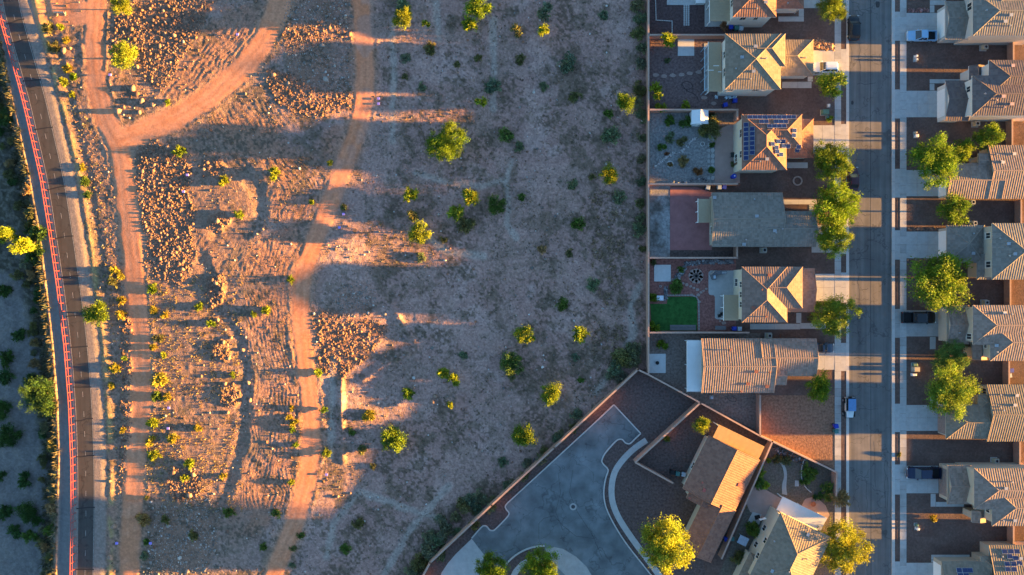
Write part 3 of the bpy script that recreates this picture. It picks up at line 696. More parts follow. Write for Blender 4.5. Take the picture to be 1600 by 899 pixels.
# ------------------------------------------------------------------ cul-de-sac
cul = smooth_pts([(959,632.5),(930,660),(880,706),(830,752),(793,786)], 3) + smooth_pts([(793,786),(789.5,791),(791,796),(795,801),(794,806),(785,816),(774,827),(770,829),(765,828),(761,823),(757,821.5),(752,824),(737,841)], 3)
cul_r = smooth_pts([(1001,677.5),(993,685),(986,692),(982,693.5),(977,692),(973,687.5),(969,686.5),(964,688),(955,697),(945,709),(941,717),(940.5,722),(944,727),(949,732),(950,737),(947,745),(944,760),(943.5,775),(946,790),(952,805),(962,824),(974,843),(988,862),(1004,882),(1030,915)], 3)
cpoly = [(959,632.5)] + cul_r + [(1030,940),(690,940),(705,880),(737,841)] + cul[::-1][1:-1]
cd = sheet('cul_de_sac', ASPH_CUL, cpoly, .012, 'blue grey asphalt cul-de-sac bulb'); cd['category'] = 'street'
strip('crack_line', SEAL_ST, [(842,842),(842,818),(850,810),(866,806),(880,822),(900,838),(930,842)], .5, .016, cd)
strip('crack_line', SEAL_ST, [(872,740),(876,770),(868,800),(880,830)], .45, .0164, cd)
strip('crack_line', SEAL_ST, [(895,735),(890,770),(902,800),(925,835),(940,870)], .45, .0168, cd)
kr = empty('kerb', (*P(870, 760), 0)); tag(kr, 'thin pale kerb edging the cul-de-sac bulb', 'kerb', kind='structure')
def kerb_line(pts, wd=1.9, h=.13):
    s = strip('kerb_stone', KERB, pts, wd, h, None, h); s.parent = kr; s.location = (-kr.location.x, -kr.location.y, 0)
kerb_line(cul); kerb_line([(959,632.5),(980,655),(1001,677.5)]); kerb_line(cul_r)
arc = [(850 + 78*math.cos(t), 935 - 82*math.sin(t)) for t in np.linspace(2.55, 1.56, 12)]
kerb_line(arc, 2.4)
sw = empty('sidewalk', (*P(960, 760), 0)); tag(sw, 'curved concrete sidewalk round the cul-de-sac', 'sidewalk', kind='structure')
swp = smooth_pts([(1010,688),(990,702),(973,719),(961,737),(956,757),(956,778),(961,797),(970,815),(983,835),(998,856),(1016,880),(1034,905)], 4)
for a in range(0, len(swp)-1, 2):
    q = swp[a:a+3]
    s = strip('sidewalk_slab', CONC, q, 9.4, .035 + .003*((a//2) % 2), None, .08); s.parent = sw; s.location = (-sw.location.x, -sw.location.y, 0)
sheet('apron', CONC, [(737,842),(757,868),(748,899),(740,930),(680,930),(690,895),(700,880),(712,866)], .03, 'pale concrete driveway at the west side of the cul-de-sac', None, .05)
isl = [(852,857),(866,855),(880,858),(900,870),(916,885),(928,905),(930,930),(905,930),(890,905),(872,888),(855,880)]
sheet('apron', CONC_OLD, isl, .032, 'curved concrete apron inside the cul-de-sac island', None, .05)
sheet('planting_bed', G_CUL, arc + [(850,930),(780,935)], .03, 'gravel bed inside the cul-de-sac island')['category'] = 'bed'
strip('sidewalk', CONC, [(800 + 0, 905), (806,893),(816,882),(830,874),(846,870)], 9, .05, None, .06); bpy.context.view_layer.objects
tag(bpy.data.objects['sidewalk.004'] if 'sidewalk.004' in bpy.data.objects else [o for o in COL.objects if o.name.startswith('sidewalk') and 'label' not in o and o.parent is None][0], 'short curved walk on the cul-de-sac island', 'sidewalk', kind='structure')
mh = empty('manhole', (*P(895.5, 792), .012)); tag(mh, 'round dark manhole cover in the cul-de-sac', 'manhole')
MB().cyl(0,0,0,.012,.32,n=18).build('cover', mat('manhole_iron', (.05,.05,.055), .6), mh); MB().ring(0,0,0,.01,.36,.62,20).build('collar', CONC_OLD, mh)

# ------------------------------------------------------------------ block walls
def block_wall(label, pts, h=1.9, th=.22, at_top=True):
    """pts: photo pixels of the wall's top line"""
    z = h if at_top else 0; q = [P(x, y, z) for x, y in pts]
    root = empty('block_wall', (*q[0], 0)); tag(root, label, 'wall')
    ox, oy = q[0]; wm, cm = MB(), MB()
    for a, b in zip(q, q[1:]):
        dx, dy = b[0]-a[0], b[1]-a[1]; l = math.hypot(dx, dy); ux, uy = dx/l, dy/l; nx, ny = -uy, ux
        def sl(mb, w, z0, z1, e):
            mb.prism([(a[0]-ox-ux*e+nx*w, a[1]-oy-uy*e+ny*w), (a[0]-ox-ux*e-nx*w, a[1]-oy-uy*e-ny*w), (b[0]-ox+ux*e-nx*w, b[1]-oy+uy*e-ny*w), (b[0]-ox+ux*e+nx*w, b[1]-oy+uy*e+ny*w)], z0, z1)
        sl(wm, th/2, -.1, h-.09, th/2 - .004); sl(cm, th/2+.03, h-.09, h, th/2 + .026)
    wm.build('wall_face', BLOCK, root); cm.build('cap', CAPM, root)
block_wall('long pink block wall between the desert and the back yards', [(1013.5,-40),(1013.5,583)])
block_wall('block wall below the maroon gravel yard', [(1015,54.5),(1133,54.5)])
block_wall('block wall above the garden shed and blue grey yard', [(1015,171.5),(1153,171.5)])
block_wall('short block wall return beside the solar panel house', [(1152.5,172.8),(1152.5,186)])
block_wall('block wall below the blue grey gravel yard', [(1015,287.5),(1152,287.5)])
block_wall('block wall between the grey gable house and the red gravel yard', [(1015,403),(1152,403)])
block_wall('short block return beside the tan wall of the brown house', [(1152,387),(1152,401.5)])
block_wall('block wall below the lawn and the brown house', [(1015,520),(1170,520)])
block_wall('slanting block wall below the white patio cover', [(1014,586),(1095,630),(1187,681)])
block_wall('slanting wall along the sunlit corner yard', [(1188.5,681.8),(1207,690),(1307,738)])
block_wall('block wall between the striped roof house and the corner yard', [(1188,619),(1188,679.5)])
block_wall('long diagonal block wall above the cul-de-sac', [(1012,585),(997,578),(866,700),(768,790),(672,880),(655,912)])
block_wall('diagonal block wall from the slanting wall to the bulb', [(1093.5,630.8),(993,722.5)])
block_wall('short block wall with a low end beside the angled red roof', [(994.5,724),(1051,755)])
block_wall('rust block wall along the east side of the angled red roof', [(1206.5,692),(1128,873)])
block_wall('low block wall along the sidewalk at the corner garden', [(1308,740),(1307,775)])
for ya, yb, xa, lb in ((64, 104, 1584, 'topmost short block wall between east houses'), (187, 232, 1582, 'block wall between the brown flat tiled house and the house below'), (436, 482, 1579, 'block wall right of the large round tree'), (566, 605, 1577, 'upper wall between the two tan east houses'), (692, 730, 1594, 'block wall below the long tan sunlit roof'), (818, 856, 1584, 'lowest block wall between east houses'), (313, 352, 1596, 'block wall below the pink tan gable roof at the right edge')):
    block_wall(lb, [(xa, ya), (xa, yb)], 1.5)
# ------------------------------------------------------------------ houses
ROOFS = {
 'red': mat_roof('red_brown_tile', (0.19, 0.095, 0.068), (0.27, 0.140, 0.098)),
 'tan': mat_roof('tan_tile', (0.185, 0.142, 0.102), (0.26, 0.20, 0.145)),
 'grey': mat_roof('grey_tan_tile', (0.165, 0.140, 0.118), (0.24, 0.205, 0.17)),
 'brown': mat_roof('brown_tile', (0.165, 0.112, 0.090), (0.235, 0.160, 0.130)),
 'pink': mat_roof('pink_tan_tile', (0.21, 0.145, 0.112), (0.31, 0.220, 0.172)),
 'dark': mat_roof('dark_flat_tile', (0.125, 0.088, 0.080), (0.18, 0.128, 0.112)),
}
WALLS = {'cream': mat('cream_stucco', (0.50, 0.43, 0.33), .95, .06, 2, bump=.004), 'white': mat('pale_stucco', (0.56, 0.52, 0.47), .95, .06, 2, bump=.004),
         'tan': mat('tan_stucco', (0.42, 0.35, 0.27), .95, .06, 2, bump=.004), 'grey': mat('grey_stucco', (0.42, 0.40, 0.37), .95, .06, 2, bump=.004)}
TILE = 0.40

def tile_plane(poly, amp, out):
    """corrugated tile surface over a convex planar polygon; first edge is the eave"""
    p = [Vector(q) for q in poly]
    u = (p[1] - p[0]).normalized(); n = Vector((0, 0, 0))
    for a, b in zip(p, p[1:] + p[:1]): n += a.cross(b)
    n.normalize()
    if n.z < 0: n = -n
    v = n.cross(u)
    if v.z < 0: v = -v
    o = p[0]; q = [((c - o).dot(u), (c - o).dot(v)) for c in p]
    u0 = min(a for a, b in q); u1 = max(a for a, b in q)
    st = TILE / 4; k0 = math.ceil(u0 / st); k1 = math.floor(u1 / st)
    us = [u0] + [k * st for k in range(k0, k1 + 1) if u0 + 1e-4 < k * st < u1 - 1e-4] + [u1]
    prof = (0, .75, 1, .75); prev = None
    V, F, UV = out
    for s in us:
        s_ = min(max(s, u0 + 1e-5), u1 - 1e-5); vs = []
        for (a0, b0), (a1, b1) in zip(q, q[1:] + q[:1]):
            if (a0 <= s_ < a1) or (a1 <= s_ < a0): vs.append(b0 + (b1 - b0) * (s_ - a0) / (a1 - a0))
        if len(vs) < 2: continue
        lo, hi = min(vs), max(vs)
        k = s / st; ph = k % 4; i = int(ph) % 4; f = ph - int(ph); hh = amp * (prof[i] * (1 - f) + prof[(i + 1) % 4] * f)
        a = len(V)
        V.append(tuple(o + u * s + v * lo + n * hh)); V.append(tuple(o + u * s + v * hi + n * hh)); UV.append((s + 50, lo + 50)); UV.append((s + 50, hi + 50))
        if prev is not None: F.append((prev, a, a + 1, prev + 1))
        prev = a

class House:
    def __init__(s, label, cpx, rz=0.0, roof='tan', wall='cream', name='house', amp=0.045):
        x, y = P(*cpx); s.root = empty(name, (x, y, 0), rz); tag(s.root, label, 'house')
        s.rz = rz; s.rm = ROOFS[roof]; s.wm = WALLS[wall]; s.blocks = []; s.roofs = []; s.amp = amp
    def loc(s, wx, wy):
        dx, dy = wx - s.root.location.x, wy - s.root.location.y; c, q = math.cos(-s.rz), math.sin(-s.rz)
        return (dx * c - dy * q, dx * q + dy * c)
    def block(s, r, z, axis='x', ends='hh', pitch=.29, inset=.42, px=True, wall=True, roofmat=None, amp=None):
        i = len(s.blocks); z = z + .022 * i
        if px:
            a = s.loc(*P(r[0], r[3], z)); b = s.loc(*P(r[2], r[1], z)); x0, y0, x1, y1 = a[0], a[1], b[0], b[1]
        else: x0, y0, x1, y1 = r
        sw = axis == 'y'
        A = lambda x, y, zz: (x, y, zz) if not sw else (y, x, zz)
        X0, X1, Y0, Y1 = (x0, x1, y0, y1) if not sw else (y0, y1, x0, x1)
        hw = (Y1 - Y0) / 2; ym = (Y0 + Y1) / 2; rise = hw * pitch
        l0 = min(hw, (X1 - X0) / 2) if ends[0] == 'h' else 0; l1 = min(hw, (X1 - X0) / 2) if ends[1] == 'h' else 0
        rs, re = X0 + l0, X1 - l1
        zr = z + rise
        if ends == 'hh' and (X1 - X0) < 2 * hw: zr = z + (X1 - X0) / 2 * pitch * (hw / ((X1 - X0) / 2))
        g = .02
        S0, S1, S2, S3 = A(X0, Y0, z), A(X1, Y0, z), A(X1, Y1, z), A(X0, Y1, z); Ra, Rb = A(rs, ym, zr), A(re, ym, zr)
        out = ([], [], [])
        long_ = re - rs > .05
        tile_plane([S0, S1, Rb, Ra] if long_ else [S0, S1, Ra], s.amp if amp is None else amp, out); tile_plane([S2, S3, Ra, Rb] if long_ else [S2, S3, Ra], s.amp if amp is None else amp, out)
        if ends[0] == 'h': tile_plane([S3, S0, Ra], s.amp if amp is None else amp, out)
        if ends[1] == 'h': tile_plane([S1, S2, Rb], s.amp if amp is None else amp, out)
        me = npmesh('roof', np.array(out[0]), np.array(out[1]), roofmat or s.rm, False, None, np.array(out[2]))
        ro = link('roof', me, s.root); s.roofs.append(ro)
        # ridge and hip caps
        cap = MB(); up = .05
        lift = lambda p: (p[0], p[1], p[2] + up)
        if long_: cap.tube(lift(Ra), lift(Rb), .095, n=6)
        if ends[0] == 'h': cap.tube(lift(S0), lift(Ra), .08); cap.tube(lift(S3), lift(Ra), .08)
        elif ends[0] == 'g': cap.tube(lift(S0), lift(Ra), .07); cap.tube(lift(S3), lift(Ra), .07)
        if ends[1] == 'h': cap.tube(lift(S1), lift(Rb), .08); cap.tube(lift(S2), lift(Rb), .08)
        elif ends[1] == 'g': cap.tube(lift(S1), lift(Rb), .07); cap.tube(lift(S2), lift(Rb), .07)
        cap.build('ridge_cap', roofmat or s.rm, ro)
        # soffit and fascia
        MB().box(min(x0,x1)+.03, min(y0,y1)+.03, z-.2, max(x0,x1)-.03, max(y0,y1)-.03, z-.012).build('fascia', s.wm, ro)
        if wall:
            d = inset; wx0, wx1, wy0, wy1 = X0 + d, X1 - d, Y0 + d, Y1 - d
            w = MB(); zt = z - .205
            w.prism([A(wx0, wy0, 0)[:2], A(wx1, wy0, 0)[:2], A(wx1, wy1, 0)[:2], A(wx0, wy1, 0)[:2]], -.05, zt)
            for e, xx, sg in ((ends[0], wx0, 1), (ends[1], wx1, -1)):
                if e == 'g':
                    hz = zr - .06
                    a, b, c = (xx, Y0 + .1, z - .011), (xx, Y1 - .1, z - .011), (xx, ym, hz); t = .2 * sg
                    w.add([A(*a), A(*b), A(*c), A(a[0]+t, a[1], a[2]), A(b[0]+t, b[1], b[2]), A(c[0]+t, c[1], c[2])], [(0,1,2),(5,4,3),(0,3,4,1),(1,4,5,2),(2,5,3,0)])
            w.build('wall', s.wm, s.root)
        s.blocks.append(dict(x0=min(x0,x1), x1=max(x0,x1), y0=min(y0,y1), y1=max(y0,y1), z=z, axis=axis, ends=ends, pitch=pitch, inset=inset, zr=zr))
        return s
    def roofz(s, x, y):
        r = s.roofn(x, y); return r[0] if r else None
    def roofn(s, x, y):
        best = None
        for b in s.blocks:
            if not (b['x0'] <= x <= b['x1'] and b['y0'] <= y <= b['y1']): continue
            sw = b['axis'] == 'y'
            X, Y, X0, X1, Y0, Y1 = (x, y, b['x0'], b['x1'], b['y0'], b['y1']) if not sw else (y, x, b['y0'], b['y1'], b['x0'], b['x1'])
            c = [(Y - Y0, (0, -1)), (Y1 - Y, (0, 1))]
            if b['ends'][0] == 'h': c.append((X - X0, (-1, 0)))
            if b['ends'][1] == 'h': c.append((X1 - X, (1, 0)))
            d, g = min(c); z = b['z'] + d * b['pitch']
            if best is None or z > best[0]:
                g = g if not sw else g[::-1]; best = (z, Vector((g[0]*b['pitch'], g[1]*b['pitch'], 1)).normalized())
        return best
    def on_roof(s, px, py):
        z = 4.0; n = Vector((0, 0, 1))
        for _ in range(10):
            l = s.loc(*P(px, py, z)); q = s.roofn(*l)
            if q is None: break
            z, n = q
        return l[0], l[1], z, n
    def vents(s, pts, m=None, r=.16, h=.35):
        for k, (px, py) in enumerate(pts):
            x, y, z, n = s.on_roof(px, py)
            if k % 2 == 0:
                MB().cyl(x, y, z-.1, z+h, r*.55, n=8).cyl(x, y, z+h-.08, z+h+.04, r, r*.7, 8).build('vent_pipe', m or METAL, s.root)
            else:
                MB().box(x-.25, y-.2, z-.1, x+.25, y+.2, z+.2).add([(x-.3,y-.25,z+.2),(x+.3,y-.25,z+.2),(x+.3,y+.25,z+.24),(x-.3,y+.25,z+.24)], [(0,1,2,3)]).build('roof_vent', m or METAL, s.root)
    def solar(s, pts, w=.79, l=.735):
        """panels centred at photo pixels"""
        cell = MB().box(-w/2+.03, -l/2+.03, .09, w/2-.03, l/2-.03, .122).mesh('cells', SOLAR)
        fr = MB().box(-w/2, -l/2, .06, w/2, l/2, .112)
        frm = fr.mesh('solar_panel', SOLARFR)
        for px, py in pts:
            x, y, z, n = s.on_roof(px, py)
            o = link('solar_panel', frm, s.root); ax = Vector((1, 0, 0)); ax = (ax - n * ax.dot(n)).normalized(); ay = n.cross(ax)
            o.matrix_local = Matrix((( ax.x, ay.x, n.x, x), (ax.y, ay.y, n.y, y), (ax.z, ay.z, n.z, z + .05), (0, 0, 0, 1)))
            link('cells', cell, o)
    def _wallframe(s, bi, side, t):
        b = s.blocks[bi]; d = b['inset']; x0, x1, y0, y1 = b['x0']+d, b['x1']-d, b['y0']+d, b['y1']-d
        if side == 'W': return (x0, y0 + (y1-y0)*t, math.pi)      # local +x points out
        if side == 'E': return (x1, y0 + (y1-y0)*t, 0.0)
        if side == 'S': return (x0 + (x1-x0)*t, y0, -math.pi/2)
        return (x0 + (x1-x0)*t, y1, math.pi/2)
    def window(s, bi, side, t, w=1.2, z0=3.4, z1=4.6):
        x, y, a = s._wallframe(bi, side, t)
        pane = MB().box(-.02, -w/2+.06, z0+.06, .022, w/2-.06, z1-.06).build('window', GLASS, s.root, (x, y, 0), a)
        f = MB(); e = .08
        f.box(.0, -w/2-e, z0-e, .05, w/2+e, z0+.05).box(.0, -w/2-e, z1-.05, .05, w/2+e, z1+e).box(.0, -w/2-e, z0+.051, .048, -w/2+.05, z1-.051).box(.0, w/2-.05, z0+.051, .048, w/2+e, z1-.051).box(.0, -.03, z0+.051, .04, .03, z1-.051)
        f.build('frame', FRAME, pane)
        MB().box(.0, -w/2-.12, z0-.16, .11, w/2+.12, z0-.082).build('sill', FRAME, pane)
    def garage(s, bi, side, t, w=4.7, h=2.1, m=None):
        x, y, a = s._wallframe(bi, side, t); m = m or WHITE
        d = MB().box(-.02, -w/2, 0, .015, w/2, h).build('garage_door', m, s.root, (x, y, 0), a)
        pm = MB().box(.012, -w/2+.05, .0, .04, w/2-.05, h/4-.03).mesh('door_panel', m)
        for k in range(4): link('door_panel', pm, d, (0, 0, k*h/4+.015))
    def door(s, bi, side, t, w=.95, h=2.05):
        x, y, a = s._wallframe(bi, side, t)
        d = MB().box(-.02, -w/2, 0, .04, w/2, h).build('door', mat('brown_door', (.13,.07,.045), .5), s.root, (x, y, 0), a)
        MB().cyl(.07, w/2-.1, 1.0, 1.12, .03, n=6).build('handle', METAL, d)
    def flat_cover(s, r, z, m, name='patio_cover', posts=True, px=True, ribs=0, th=.16):
        if px: a = s.loc(*P(r[0], r[3], z)); b = s.loc(*P(r[2], r[1], z)); x0, y0, x1, y1 = a[0], a[1], b[0], b[1]
        else: x0, y0, x1, y1 = r
        o = MB().box(x0, y0, z-th, x1, y1, z).build(name, m, s.root)
        MB().box(x0-.06, y0-.05, z-th-.05, x0-.002, y1+.05, z+.03).build('gutter', WHITE, o)
        if ribs:
            rb = MB().box(x0+.02, -.025, z+.0005, x1-.02, .025, z+.03).mesh('rib', m)
            n = int((y1-y0)/ribs)
            for k in range(1, n): link('rib', rb, o, (0, y0+(y1-y0)*k/n, 0))
        if posts:
            pm = MB().box(-.07, -.07, 0, .07, .07, z-th-.003).mesh('post', WHITE)
            for yy in (y0+.2, (y0+y1)/2, y1-.2): link('post', pm, o, (x0+.25, yy, 0))
        return o

h = House('red roofed two storey house cut off by the top edge', (1180, 0), roof='red', wall='white', amp=.022)
h.block((1145,-62,1213,27), 5.6, 'y', 'hh').block((1190,-44,1256,14), 2.9, 'x', 'nh')
h.window(0,'S',.28,1.0); h.window(0,'S',.62,.7); h.window(0,'W',.3); h.flat_cover((1109,-24,1141,33), 2.8, TAN, ribs=.45); h.vents(((1182,14),(1196,4),(1230,6))); h.garage(1,'E',.4)

h = House('tan two storey house with hipped roof and tan patio cover', (1180, 98), roof='tan', wall='white', amp=.018)
h.block((1133,53,1220,140), 5.6, 'x', 'hh').block((1180,53,1227,104), 5.6, 'x', 'nh').block((1192,62,1271,119), 2.9, 'x', 'nh')
h.window(0,'S',.12,.9); h.window(0,'S',.62,1.1); h.window(0,'S',.78,.5,3.8,4.4); h.window(0,'W',.35,1.4); h.window(0,'W',.7,1.2); h.garage(2,'E',.45)
h.vents(((1149,108),(1159,90),(1172,124),(1180,73),(1196,92),(1177,112),(1258,91)))
c = h.flat_cover((1107,66,1127,143), 2.8, TAN, ribs=0)
for (px, py, ln) in ((1119,103,9),(1111,110,8),(1125,112.5,6)):
    a = h.loc(*P(px - ln/2, py+.6, 2.8)); b = h.loc(*P(px + ln/2, py-.6, 2.8)); MB().box(a[0], a[1], 2.802, b[0], b[1], 2.83).build('roof_panel', WHITE, c)
fr = mat('pergola_paint', (.30,.40,.46), .5)
pg = MB()
for yy in (74, 89, 103, 122, 142):
    a = h.loc(*P(1101, yy, 2.5)); b = h.loc(*P(1107, yy-5, 2.7)); pg.tube((a[0],a[1],2.5),(b[0],b[1],2.7),.06); pg.tube((a[0],a[1],0),(a[0],a[1],2.5),.06)
a = h.loc(*P(1101,74,2.5)); b = h.loc(*P(1101,142,2.5)); pg.tube((a[0],a[1],2.5),(b[0],b[1],2.5),.07)
pg.build('pergola_frame', fr, h.root)

h = House('red roofed two storey house covered with solar panels', (1200, 222), roof='red', wall='cream', amp=.018)
h.block((1159,179,1229,266), 5.6, 'y', 'hh').block((1196,179,1253,231), 5.6, 'x', 'nh').block((1196,186,1271,247), 2.9, 'x', 'nh')
h.window(0,'W',.72,1.4); h.window(0,'W',.28,1.3,.9,2.1); h.window(0,'W',.3,1.2); h.window(0,'S',.3,1.0); h.window(0,'S',.6,.8); h.garage(2,'E',.5); h.door(0,'W',.2)
h.solar([(1165.5, 195.5+7.4*k) for k in range(8)] + [(1175, 202+7.4*k) for k in range(6)])
h.solar([(1171.5+7.6*k, 183.6) for k in range(10)] + [(1189.5+7.6*k, 190.6) for k in range(6) if k != 2] + [(1202+7.6*k, 197.6) for k in range(4)])
h.solar([(1216+7.2*k, 221.4) for k in range(2)] + [(1224+7.2*k, 228.6) for k in range(2)] + [(1238+7.2*k, 234.6) for k in range(2)])
h.solar([(1207,225.5),(1213,231),(1214,237.5),(1220,242),(1225,247)] + [(1248,199),(1241,204.5),(1248,206.5),(1240,212)])
h.vents(((1187,253),(1198,249),(1230,224)))

h = House('long grey gable roofed house behind two large street trees', (1190, 344), roof='grey', wall='tan')
h.block((1112,301,1222,386), 2.9, 'x', 'gg', .30).block((1195,330,1274,386), 2.9, 'x', 'ng', .30)
h.window(0,'W',.3,1.3,.9,2.1); h.garage(1,'E',.5); h.window(0,'S',.5,1.1,1.0,2.1)
h.vents(((1178,312),(1182,338),(1165,375),(1210,361),(1212,364),(1162,382),(1222,358),(1116,309))); h.flat_cover((1091,311,1113,348), 2.6, TAN, ribs=.5)

h = House('brown hip roofed two storey house with a tan patio cover and green lawn', (1205, 460), roof='brown', wall='cream', amp=.02)
h.block((1159,417,1230,504), 5.6, 'y', 'hh').block((1197,417,1254,482), 5.6, 'x', 'nh').block((1196,419,1272,488), 2.9, 'x', 'ng', .25)
h.window(0,'W',.74,1.3,.9,2.3); h.window(0,'W',.70,1.0); h.window(0,'W',.3,1.0); h.garage(2,'E',.45); h.window(0,'W',.5,1.0)
h.vents(((1190,453),(1177,481),(1196,495),(1202,430)), mat('rusty_vent', (.25,.09,.06), .7)); h.flat_cover((1131,461,1154,501), 2.7, TAN, ribs=.5)

h = House('long striped tan tile roofed house with a white patio cover', (1185, 571), roof='pink', wall='tan', amp=.06)
h.block((1096,529,1209,614), 2.9, 'x', 'gg', .30).block((1188,529,1275,588), 2.9, 'x', 'gg', .30).block((1196,572,1228,602), 2.9, 'x', 'gg', .30)
h.window(0,'W',.4,1.3,.9,2.1); h.garage(1,'E',.5); h.vents(((1140,547),(1181,581),(1202,582),(1168,600),(1157,612),(1198,604)), mat('rusty_vent', (.25,.09,.06), .7))
h.flat_cover((1074,532,1097,612), 2.7, mat('white_patio_cover', (.60,.59,.57), .6, .06, 1), ribs=1.2)

RZ = math.atan2(.898, .44)
h = House('angled red tile gable house beside the cul-de-sac', (1127, 741), RZ, roof='red', wall='tan', amp=.05)
c0 = h.loc(*P(1127, 741, 2.9)); h.block((c0[0]-5.1, c0[1]-4.9, c0[0]+5.0, c0[1]+4.9), 2.9, 'x', 'gg', .32, px=False)
c1 = h.loc(*P(1104, 832, 2.9)); h.block((c1[0]-4.3, c1[1]-2.9, c1[0]+5.5, c1[1]+2.9), 2.9, 'x', 'gg', .33, px=False)
h.block((c0[0]-6.3, c0[1]-1.5, c0[0]-2, c0[1]+3.6), 2.8, 'x', 'gg', .3, px=False)
c2 = h.loc(*P(1154, 690, 3.1)); om = mat('ochre_roofing', (.30,.175,.085), .85, .12, 1.5)
pr = MB().add([(c2[0]+u, c2[1]+v, 3.2+.10*v+dz) for dz in (0, .14) for u, v in ((-1.25,-4.5),(1.15,-4.5),(1.15,4.5),(-1.25,4.5))], [(3,2,1,0),(4,5,6,7),(0,1,5,4),(1,2,6,5),(2,3,7,6),(3,0,4,7)]).build('patio_cover', om, h.root)
for k in range(8): MB().add([(c2[0]+u, c2[1]-4.4+1.1*(k+.5)+v, 3.345+.10*(-4.4+1.1*(k+.5)+v)) for u, v in ((-1.2,-.04),(1.1,-.04),(1.1,.04),(-1.2,.04))], [(0,1,2,3)]).build('seam', om, pr)
for v in (-4.2, 0, 4.2): MB().box(c2[0]+.85, c2[1]+v-.07, 0, c2[0]+1.0, c2[1]+v+.07, 3.15+.1*v).build('post', WHITE, pr)
h.vents(((1097,754),(1100,766),(1077,778),(1155,757)), mat('red_vent', (.40,.10,.08), .7)); h.window(0,'N',.4,1.2,1.0,2.1); h.garage(1,'W',.5)

h = House('angled tan hip roofed two storey house cut off by the bottom edge', (1234, 866), RZ, roof='tan', wall='cream', amp=.04)
c0 = h.loc(*P(1236, 868, 5.2)); h.block((c0[0]-6.6, c0[1]-4.75, c0[0]+5.7, c0[1]+4.75), 5.2, 'x', 'hh', .33, px=False)
c1 = h.loc(*P(1186, 900, 2.9)); h.block((c1[0]-3, c1[1]-3.2, c1[0]+3, c1[1]+3.2), 2.9, 'x', 'gh', .3, px=False)
h.window(0,'N',.68,1.0,1.0,2.2); h.window(0,'N',.55,1.0); h.window(0,'N',.4,1.0,1.0,2.2); h.window(0,'N',.3,1.0)
h.vents(((1209,845),(1262,835),(1260,873),(1206,892),(1232,893)))
h.flat_cover((0,0,0,0), 2.8, TAN, posts=False, px=True) if False else None
c2 = h.loc(*P(1253, 803, 2.9)); o = MB().box(c2[0]-1.3, c2[1]-4.2, 2.72, c2[0]+1.2, c2[1]+4.2, 2.9).build('patio_cover', mat('white_patio_cover', (.60,.59,.57), .6), h.root)
for yy in (-3.9, 0, 3.9): MB().box(c2[0]+.9, c2[1]+yy-.07, 0, c2[0]+1.04, c2[1]+yy+.07, 2.71).build('post', WHITE, o)

# east side of the street
h = House('grey tiled two storey house behind the silver pickup', (1530, 30), roof='grey', wall='grey')
h.block((1477,2,1513,62), 2.9, 'x', 'gg', .33).block((1520,-14,1640,56), 5.6, 'x', 'hh').block((1545,-60,1640,20), 5.6, 'x', 'hh')
h.garage(0,'W',.5); h.window(1,'W',.75,1.3,3.6,4.8); h.vents(((1540,17),(1570,34),(1577,41),(1579,24)))
h = House('dark flat tiled brown house on the east side near the top', (1530, 145), roof='dark', wall='white', amp=.03)
h.block((1477,126,1513,189), 2.9, 'x', 'gg', .33).block((1519,118,1640,181), 5.6, 'x', 'hh').block((1545,94,1640,150), 5.6, 'x', 'hh').block((1514,103,1538,126), 2.9, 'y', 'gg', .3)
h.garage(0,'W',.5); h.window(1,'W',.75,1.0,3.6,4.6); h.vents(((1538,147),(1567,151),(1556,157),(1580,163),(1568,168),(1582,103),(1562,99)), mat('pink_vent', (.45,.3,.26), .7))
h = House('pink tan gable roofed house beside the big green tree', (1545, 270), roof='pink', wall='tan')
h.block((1544,227,1650,311), 2.9, 'x', 'gg', .30).block((1479,255,1565,311), 2.9, 'x', 'gg', .30).block((1528,240,1560,263), 2.9, 'x', 'gg', .30)
h.garage(1,'W',.5); h.vents(((1556,242),(1584,241),(1563,252),(1566,254)))
h = House('grey brown hip roofed house beside the large round tree', (1550, 393), roof='grey', wall='tan', amp=.04)
h.block((1479,352,1538,411), 2.9, 'x', 'hh', .33).block((1526,398,1552,437), 2.9, 'y', 'hg', .3).block((1550,349,1650,437), 5.6, 'x', 'hh')
h.garage(0,'W',.5); h.window(2,'W',.82,1.0,3.6,4.7); h.window(2,'W',.25,1.1,3.6,4.8); h.vents(((1520,365),(1520,396),(1561,373),(1575,381),(1576,400),(1585,397)))
h = House('tan tiled two storey house behind the black pickup', (1540, 515), roof='pink', wall='tan')
h.block((1479,477,1513,538), 2.9, 'x', 'gg', .33).block((1520,477,1640,539), 5.6, 'x', 'hh').block((1547,505,1640,564), 5.6, 'x', 'hh').block((1519,540,1542,562), 2.9, 'y', 'gg', .3)
h.garage(0,'W',.5,4.7,2.1,WALLS['tan']); h.window(1,'W',.15,1.0,3.5,4.7); h.window(2,'W',.35,.7,3.6,4.3); h.vents(((1498,520),(1569,489),(1580,491),(1556,540),(1557,550)))
h = House('long tan roofed single storey house with a sunlit lower roof', (1540, 645), roof='tan', wall='tan', amp=.045)
h.block((1542,601,1660,690), 2.9, 'x', 'gg', .33).block((1478,632,1580,686), 2.9, 'x', 'hg', .33).block((1528,617,1560,640), 2.9, 'x', 'hg', .33)
h.garage(1,'W',.5,4.7,2.1,mat('brown_garage', (.22,.17,.15), .7)); h.window(0,'W',.9,1.0,.9,2.2); h.vents(((1562,617),(1588,618),(1562,636),(1585,633),(1567,641)))
h = House('tan tiled two storey house behind the dark blue pickup', (1540, 765), roof='pink', wall='tan')
h.block((1480,727,1516,788), 2.9, 'x', 'gg', .33).block((1522,732,1640,796), 5.6, 'x', 'hh').block((1550,760,1640,822), 5.6, 'x', 'hh').block((1518,798,1540,816), 2.9, 'y', 'gg', .3)
